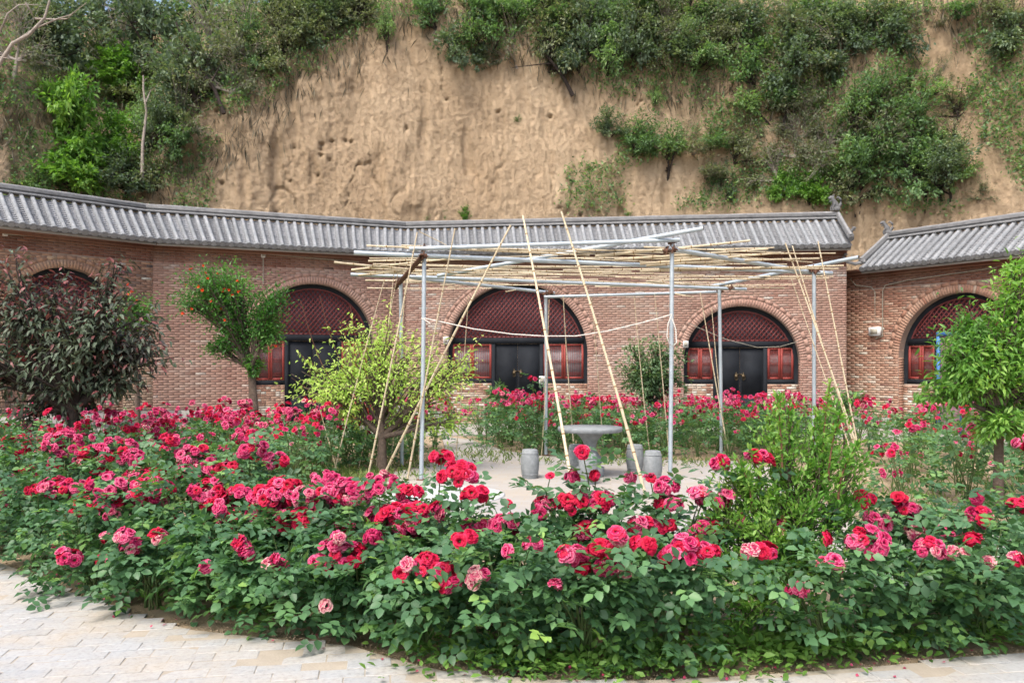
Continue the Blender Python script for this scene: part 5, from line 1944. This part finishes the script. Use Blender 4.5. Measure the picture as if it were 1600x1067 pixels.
# blossom clusters of the front bed, read off the photograph: column, row, width, colour
FC = [(545, 865, 60, 'r'), (465, 812, 72, 'r'), (505, 788, 60, 'm'), (370, 788, 90, 'm'), (330, 790, 46, 'm'), (432, 776, 70, 'm'), (540, 830, 55, 'm'), (236, 768, 80, 'm'),
      (225, 750, 60, 'm'), (262, 738, 50, 'r'), (136, 790, 66, 'r'), (108, 766, 66, 'm'), (72, 762, 40, 'm'), (42, 793, 38, 'm'), (30, 745, 70, 'm'), (18, 700, 66, 'r'),
      (197, 838, 46, 'm'), (248, 838, 36, 'm'), (322, 883, 30, 'm'), (383, 848, 40, 'm'), (422, 880, 28, 'p'), (85, 855, 24, 'p'), (508, 945, 20, 'p'), (595, 752, 64, 'm'),
      (640, 770, 46, 'r'), (660, 800, 56, 'r'), (690, 714, 46, 'r'), (716, 742, 72, 'r'), (742, 772, 44, 'r'), (745, 825, 50, 'm'), (725, 840, 44, 'r'), (790, 818, 56, 'm'),
      (795, 860, 20, 'm'), (708, 912, 42, 'm'), (748, 900, 44, 'p'), (868, 914, 24, 'm'), (830, 850, 34, 'm'), (895, 785, 62, 'r'), (850, 788, 40, 'm'), (942, 780, 44, 'm'),
      (915, 828, 56, 'm'), (902, 868, 46, 'm'), (945, 860, 50, 'r'), (1005, 850, 44, 'r'), (1000, 820, 46, 'm'), (975, 890, 38, 'p'), (1058, 870, 58, 'm'), (1078, 852, 30, 'r'), (1107, 832, 60, 'r'),
      (1095, 775, 46, 'm'), (1132, 780, 46, 'm'), (1045, 785, 50, 'm'), (1200, 858, 42, 'r'), (1165, 812, 32, 'm'), (1245, 920, 38, 'm'), (1298, 882, 46, 'p'), (1355, 846, 72, 'm'),
      (1350, 778, 40, 'r'), (1372, 812, 50, 'm'), (1420, 800, 54, 'm'), (1408, 780, 30, 'r'), (1455, 856, 50, 'm'), (1488, 834, 54, 'm'), (1522, 842, 34, 'r'), (1530, 806, 48, 'm'),
      (1594, 790, 46, 'r'), (1545, 880, 24, 'p'), (1586, 872, 30, 'm'), (1185, 716, 52, 'r'), (1125, 722, 32, 'm'), (910, 704, 30, 'm'), (860, 745, 18, 'r'), (892, 745, 26, 'm'),
      (985, 745, 26, 'm'), (1016, 748, 24, 'r'), (1042, 758, 44, 'm'), (794, 786, 12, 'r'), (1225, 745, 30, 'm'), (930, 742, 20, 'r'), (430, 720, 46, 'm'), (350, 735, 60, 'm'), (300, 710, 60, 'm'),
      (150, 735, 60, 'm'), (95, 720, 60, 'm'), (205, 715, 50, 'm'), (390, 700, 60, 'm'), (260, 690, 46, 'r'), (1600, 690, 40, 'r'), (475, 775, 46, 'm'), (610, 830, 20, 'r'), (20, 770, 46, 'm'), (1290, 840, 24, 'r')]


_q = random.Random(77)
for _ in range(42):                     # the left half is packed with flower heads
    x_ = _q.uniform(-10, 640)
    y_ = _q.uniform(690, 800) if x_ < 430 else _q.uniform(740, 830)
    FC.append((x_, y_, _q.uniform(36, 72), _q.choice('mmmr')))
for _ in range(46):
    x_ = _q.uniform(0, 1000)
    FC.append((x_, _q.uniform(790, min(900, edge_py(x_) - 60)), _q.uniform(20, 50), _q.choice('mmr')))
for _ in range(16):
    FC.append((_q.uniform(860, 1600), _q.uniform(775, 870), _q.uniform(20, 48), _q.choice('mmrp')))


def rose_clusters(bush, O, items, hi, dsc=1.0):
    """items: world centre, radius, colour, count"""
    for (c, rad, col, cnt) in items:
        for k in range(cnt):
            v = Vector((R.gauss(0, 1), R.gauss(0, 1), R.gauss(.2, .8))).normalized()
            if cnt == 1:
                v = Vector((0, 0, 0))
            q = Vector((v.x * rad, v.y * rad * .8, v.z * rad * .62))
            cc = col
            x = R.random()
            if col == 'm':
                cc = 'p' if x < .10 else ('r' if x < .28 else 'm')
            elif col == 'r':
                cc = 'm' if x < .25 else 'r'
            else:
                cc = 'm' if x < .3 else 'p'
            d = v + Vector((R.uniform(-.3, .3), -.55 + R.uniform(-.3, .3), .65))
            o = link("rose_blossom", R.choice(BL[(hi, cc)]), bush, c + q - O, quat=face_q(d.x, d.y, d.z, R.uniform(0, 6.28)), scale=R.uniform(.46, .74) * dsc)


def make_bush(label, base, rad, h, clusters, near, group, nspray=90, canes=7, dens=1.0, light=0.0):
    bush = thing("rose_bush", label, "rose bush", base, 0, group)
    O = Vector(base)
    # canes: to every cluster, and some more
    g = Geo()
    ends = [c[0] - O for c in clusters]
    for k in range(canes):
        a = R.uniform(0, 6.283)
        q = R.uniform(.3, .85)
        ends.append(Vector((math.cos(a) * rad * q, math.sin(a) * rad * q, h * R.uniform(.75, 1.0))))
    for e in ends:
        s0 = Vector((R.uniform(-.06, .06), R.uniform(-.06, .06), -.03))
        m = Vector((e.x * .25, e.y * .25, e.z * .55)) + Vector((R.uniform(-.05, .05), R.uniform(-.05, .05), 0))
        g.tube(bez(s0, m, e, 7), np.linspace(.009, .0032, 7), 5, False)
    g.obj("canes", STEM, bush, smooth=True)
    bush.children[-1].name = "cane"
    # leaves
    def shell(n, inner=.35):
        a = rng.uniform(0, 2 * np.pi, n)
        q = np.sqrt(rng.uniform(inner, 1, n))
        zf = rng.beta(1.25, 1.1, n)
        prof = np.where(zf < .5, .78 + .44 * zf, 1.0 - (zf - .5) ** 2 * 2.2)
        wob = 1 + .22 * np.sin(a * 3 + base[0] * 7) + .12 * np.sin(a * 5 + zf * 9 + base[1] * 5)
        r_ = rad * q * prof * wob
        P = np.stack([np.cos(a) * r_, np.sin(a) * r_, .03 + zf * h * (1 + .08 * np.sin(a * 2 + base[0] * 3))], 1)
        D = np.stack([np.cos(a), np.sin(a), rng.uniform(-.35, .45, n)], 1) + rng.normal(size=(n, 3)) * .3
        return P, D
    if near:
        P, D = shell(nspray, .45)
        for p, d in zip(P, D):
            dv = Vector(d).normalized()
            up = Vector((0, 0, 1)) + Vector((R.gauss(0, .25), R.gauss(0, .25) - .25, 0))
            sd = up.cross(dv).normalized()
            nn_ = dv.cross(sd)
            M = Matrix((dv, sd, nn_)).transposed()
            link("leaf_spray", R.choice(SPR), bush, Vector(p) - dv * .05, quat=M.to_quaternion(), scale=R.uniform(.62, 1.0))
        g = Geo()
        P, D = shell(int(150 * dens), .05)
        add_sprays(g, P * np.array([.92, .92, .95]), D, 1.0, False, 0, .42)
        # leaves close under every cluster
        for c in clusters:
            n = 10
            P = np.array((c[0] - O)[:])[None] + rng.normal(size=(n, 3)) * np.array([.06, .05, .07]) - np.array([0, 0, .11 + c[1] * .4])
            add_sprays(g, P, rng.normal(size=(n, 3)) * np.array([1, 1, .4]), .95, True, 0, .45)
        g.obj("inner_foliage", L_ROSE, bush, kind="stuff")
    else:
        g = Geo()
        P, D = shell(int(nspray * dens), .15)
        add_sprays(g, P, D, 1.15, False, 0, .5 + light)
        g.obj("foliage", L_ROSEF, bush, kind="stuff")
    rose_clusters(bush, O, clusters, near, 1.0 if near else 1.12)
    return bush


# front rows
near = []
for row, (dd, step, hh, start, end) in enumerate([(.36, 118, .66, -20, 1680), (.98, 112, .86, -60, 1670), (1.65, 112, .98, -20, 1200)]):
    px = start
    while px < end:
        dl = edge_d(px) + dd
        if row == 0 and 560 < px < 640:
            dl += .35
        ok = True
        if row == 0 and 1130 < px < 1235:
            ok = False
        if row == 1 and 1110 < px < 1300:
            ok = False
        if row == 1 and px > 1500:
            dl = min(dl, 6.1)
        if row == 2 and px > 700:
            ok = False
        if ok:
            x = (px - 800) / F * dl
            hloc = hh * R.uniform(.92, 1.08)
            if row == 1:
                hloc = float(np.interp(px, [400, 470, 720, 780, 1130, 1200], [.86, .76, .72, .60, .62, .76])) * R.uniform(.92, 1.08)
            if row == 2 and px > 430:
                hloc = .60 * R.uniform(.9, 1.1)
            if row == 0 and 180 < px < 330:
                hloc *= .9
            near.append(dict(row=row, px=px, d=dl, x=x, h=hloc, cl=[]))
        px += step * (5.0 / dl) * R.uniform(.93, 1.07) * (1.1 if row else 1)
for (px, py, w, col) in FC:
    row = 0 if py > 835 else 1 if py > 758 else 2
    best = min([b for b in near if b["row"] == row or (row == 2 and b["row"] == 1 and px > 700)], key=lambda b: abs(b["px"] - px))
    d = best["d"] - (.40 if row == 0 else .30 if row == 1 else .22) + R.uniform(-.05, .08)
    c = PX(px, py, d)
    rad = max(0, (w / 2 - 8)) / F * d
    cnt = max(1, round((w / 17.5) ** 2 * 1.2))
    best["cl"].append((c, rad, col, cnt))
for row in range(3):
    lst = sorted([b for b in near if b["row"] == row], key=lambda b: b["px"])
    for k, b in enumerate(lst):
        reds = sum(c[3] for c in b["cl"] if c[2] == 'r')
        tot = sum(c[3] for c in b["cl"])
        look = "rose bush without open blossoms" if tot == 0 else "rose bush with mostly deep red blossoms" if reds * 2 > tot else "rose bush with pink and crimson blossoms"
        where = ("front row by the path", "second row from the path", "third row from the path")[row]
        label = f"{look} {where}, {ORD[k] if k < 20 else 'last'} from left"
        make_bush(label, (b["x"], b["d"], 0), R.uniform(.29, .38) if row else R.uniform(.27, .38), b["h"], b["cl"], True, "rose bushes of the front bed", nspray=(88, 64, 44)[row], dens=.8)


def inpoly(x, y, poly):
    c = False
    j = len(poly) - 1
    for i in range(len(poly)):
        xi, yi = poly[i][:2]
        xj, yj = poly[j][:2]
        if (yi > y) != (yj > y) and x < (xj - xi) * (y - yi) / (yj - yi) + xi:
            c = not c
        j = i
    return c


def bed(poly_px, spacing, hr, zone_txt, fl, seed, jit=.18, keep=1.0, light=0.0, red=.25, rad=.40, ns=62, dmin=0):
    rr = random.Random(seed)
    poly = [tuple(G(*p)[:2]) for p in poly_px]
    xs_, ys_ = [p[0] for p in poly], [p[1] for p in poly]
    y = min(ys_) + spacing / 2
    rows = []
    while y < max(ys_):
        x = min(xs_) + spacing / 2 + (spacing / 2 if len(rows) % 2 else 0)
        row = []
        while x < max(xs_):
            xx, yy = x + rr.uniform(-jit, jit), y + rr.uniform(-jit, jit) * .8
            if inpoly(xx, yy, poly) and rr.random() < keep and yy > dmin:
                row.append((xx, yy))
            x += spacing
        if row:
            rows.append(row)
        y += spacing * .87
    for ri, row in enumerate(rows):
        for k, (x, y) in enumerate(sorted(row)):
            h = rr.uniform(*hr)
            cl = []
            n = rr.randint(*fl)
            for q in range(n):
                a = rr.uniform(0, 6.283)
                q2 = rr.uniform(.3, 1.05) * rad
                px_, py_ = x + math.cos(a) * q2, y + math.sin(a) * q2
                z = h * rr.uniform(.86, 1.12) if rr.random() < .7 else h * rr.uniform(.55, .85)
                cnt = rr.choice((1, 2, 3, 4, 4, 5, 6))
                cl.append((Vector((px_, py_, z)), .028 + .017 * cnt, 'r' if rr.random() < red else 'm', cnt))
            reds = sum(c[3] for c in cl if c[2] == 'r')
            tot = sum(c[3] for c in cl)
            look = "leafy rose bush" if tot < 3 else "crimson rose bush" if reds * 2 > tot else "pink-flowered rose bush"
            ordn = ORD[k] if k < 20 else "last"
            rown = f"{ORD[ri]} row from the front" if ri else "its front row"
            make_bush(f"{look} {zone_txt}, {ORD[ri]} row, {ordn} from left", (x, y, 0), rad, h * .86, cl, False, f"rose bushes {zone_txt}", nspray=ns, canes=4, light=light)


bed([(-60, 806), (40, 800), (200, 793), (330, 790), (440, 782), (470, 755), (560, 735), (640, 722), (690, 712), (690, 696), (640, 700), (440, 716), (300, 722), (150, 730), (-60, 742)],
    .68, (.76, .98), "in the left bed", (5, 8), 5, red=.3)
bed([(725, 694), (790, 708), (850, 713), (1000, 717), (1150, 719), (1290, 722), (1290, 690), (1180, 683), (1000, 680), (850, 680), (740, 682)],
    .72, (.82, 1.0), "in the back bed", (4, 6), 9, red=.2, rad=.42)
bed([(1350, 822), (1470, 838), (1660, 842), (1660, 700), (1500, 690), (1330, 700), (1330, 735), (1300, 760)],
    .92, (.72, .98), "in the right bed", (2, 4), 13, keep=.72, red=.25, rad=.34, ns=44)
# the tall rose standing by the middle door
p = G(835, 706)
make_bush("single tall climbing rose with deep red blooms before the middle door", (p.x, p.y, 0), .16, 1.45,
          [(PX(832, 592, p.y - .05), .07, 'r', 5), (PX(848, 622, p.y - .05), .06, 'r', 4), (PX(800, 622, p.y - .1), .05, 'r', 3)], False, None, nspray=46, canes=2)

# ------------------------------------------------------------------ ground cover, clods, petals
g = Geo()
P, D, Ls = [], [], []
def spot(px, py, n, sx, sy, L):
    for _ in range(n):
        q = G(R.gauss(px, sx), max(R.gauss(py, sy), 700))
        P.append((q.x, q.y, R.uniform(.01, .10)))
        D.append((R.gauss(0, 1), R.gauss(0, 1), R.uniform(.1, .9)))
        Ls.append(L * R.uniform(.7, 1.3))
for a in [(410, 955, 300, 34, 16, .06), (350, 930, 90, 30, 12, .05), (650, 1000, 160, 26, 14, .06), (760, 1030, 600, 70, 18, .05), (900, 1045, 700, 80, 14, .05), (1040, 1040, 450, 60, 14, .05), (1180, 1015, 700, 60, 24, .06), (1280, 1020, 400, 60, 16, .06),
          (1400, 1010, 200, 50, 14, .06), (1560, 1005, 140, 40, 10, .06), (260, 945, 60, 30, 8, .04), (1000, 715, 140, 20, 4, .09), (1350, 1020, 120, 60, 10, .06), (1530, 990, 120, 60, 12, .06)]:
    spot(*a)
Ls = np.array(Ls)
leaves(g, np.array(P), np.array(D), Ls, Ls * .5, rng.random(len(P)), True)
g.obj("ground_cover", L_WEED, kind="stuff")
g = Geo()
P, D, Ls = [], [], []
for (px, py, n, sx, sy) in [(545, 748, 900, 45, 8), (480, 742, 500, 50, 8), (1340, 770, 350, 90, 20), (1450, 800, 300, 100, 20), (760, 712, 260, 40, 5), (900, 722, 300, 90, 4), (1080, 724, 300, 90, 4), (640, 728, 300, 40, 6), (1560, 760, 300, 60, 20)]:
    for _ in range(n):
        q = G(R.gauss(px, sx), max(R.gauss(py, sy), 690))
        P.append((q.x, q.y, 0))
        D.append((R.gauss(0, .6), R.gauss(0, .6), 1))
        Ls.append(R.uniform(.05, .16))
Ls = np.array(Ls)
leaves(g, np.array(P), np.array(D), Ls, Ls * .12 + .006, rng.random(len(P)))
g.obj("grass", L_GRASS, kind="stuff")
# clods and grit along the bed edge
g = Geo()
for k in range(1500):
    px = R.uniform(-20, 1640)
    py = edge_py(px) - abs(R.gauss(0, 9)) + 3
    q = G(px, py)
    s_ = R.uniform(.003, .013)
    v = np.array([(1, 0, 0), (-1, 0, 0), (0, 1, 0), (0, -1, 0), (0, 0, 1), (0, 0, -.6)], float) * rng.uniform(.6, 1.2, (6, 1)) * s_ + np.array((q.x, q.y, s_ * .4))
    g.add(v, [(0, 2, 4), (2, 1, 4), (1, 3, 4), (3, 0, 4), (2, 0, 5), (1, 2, 5), (3, 1, 5), (0, 3, 5)])
g.obj("soil_clods", SOIL, kind="stuff")
g = Geo()
P = []
for k in range(170):
    px = R.uniform(0, 1600)
    q = G(px, edge_py(px) + R.gauss(-16, 16))
    P.append((q.x, q.y, .03))
P = np.array(P)
leaves(g, P, rng.normal(size=(len(P), 3)) * np.array([1, 1, .15]), .022, .02, rng.random(len(P)))
m_, nt__, b__ = nodemat("fallen_petal")
b__.inputs["Base Color"].default_value = (0.35, 0.03, 0.09, 1)
g.obj("fallen_petals", m_, kind="stuff")
print("objects", len(bpy.data.objects))
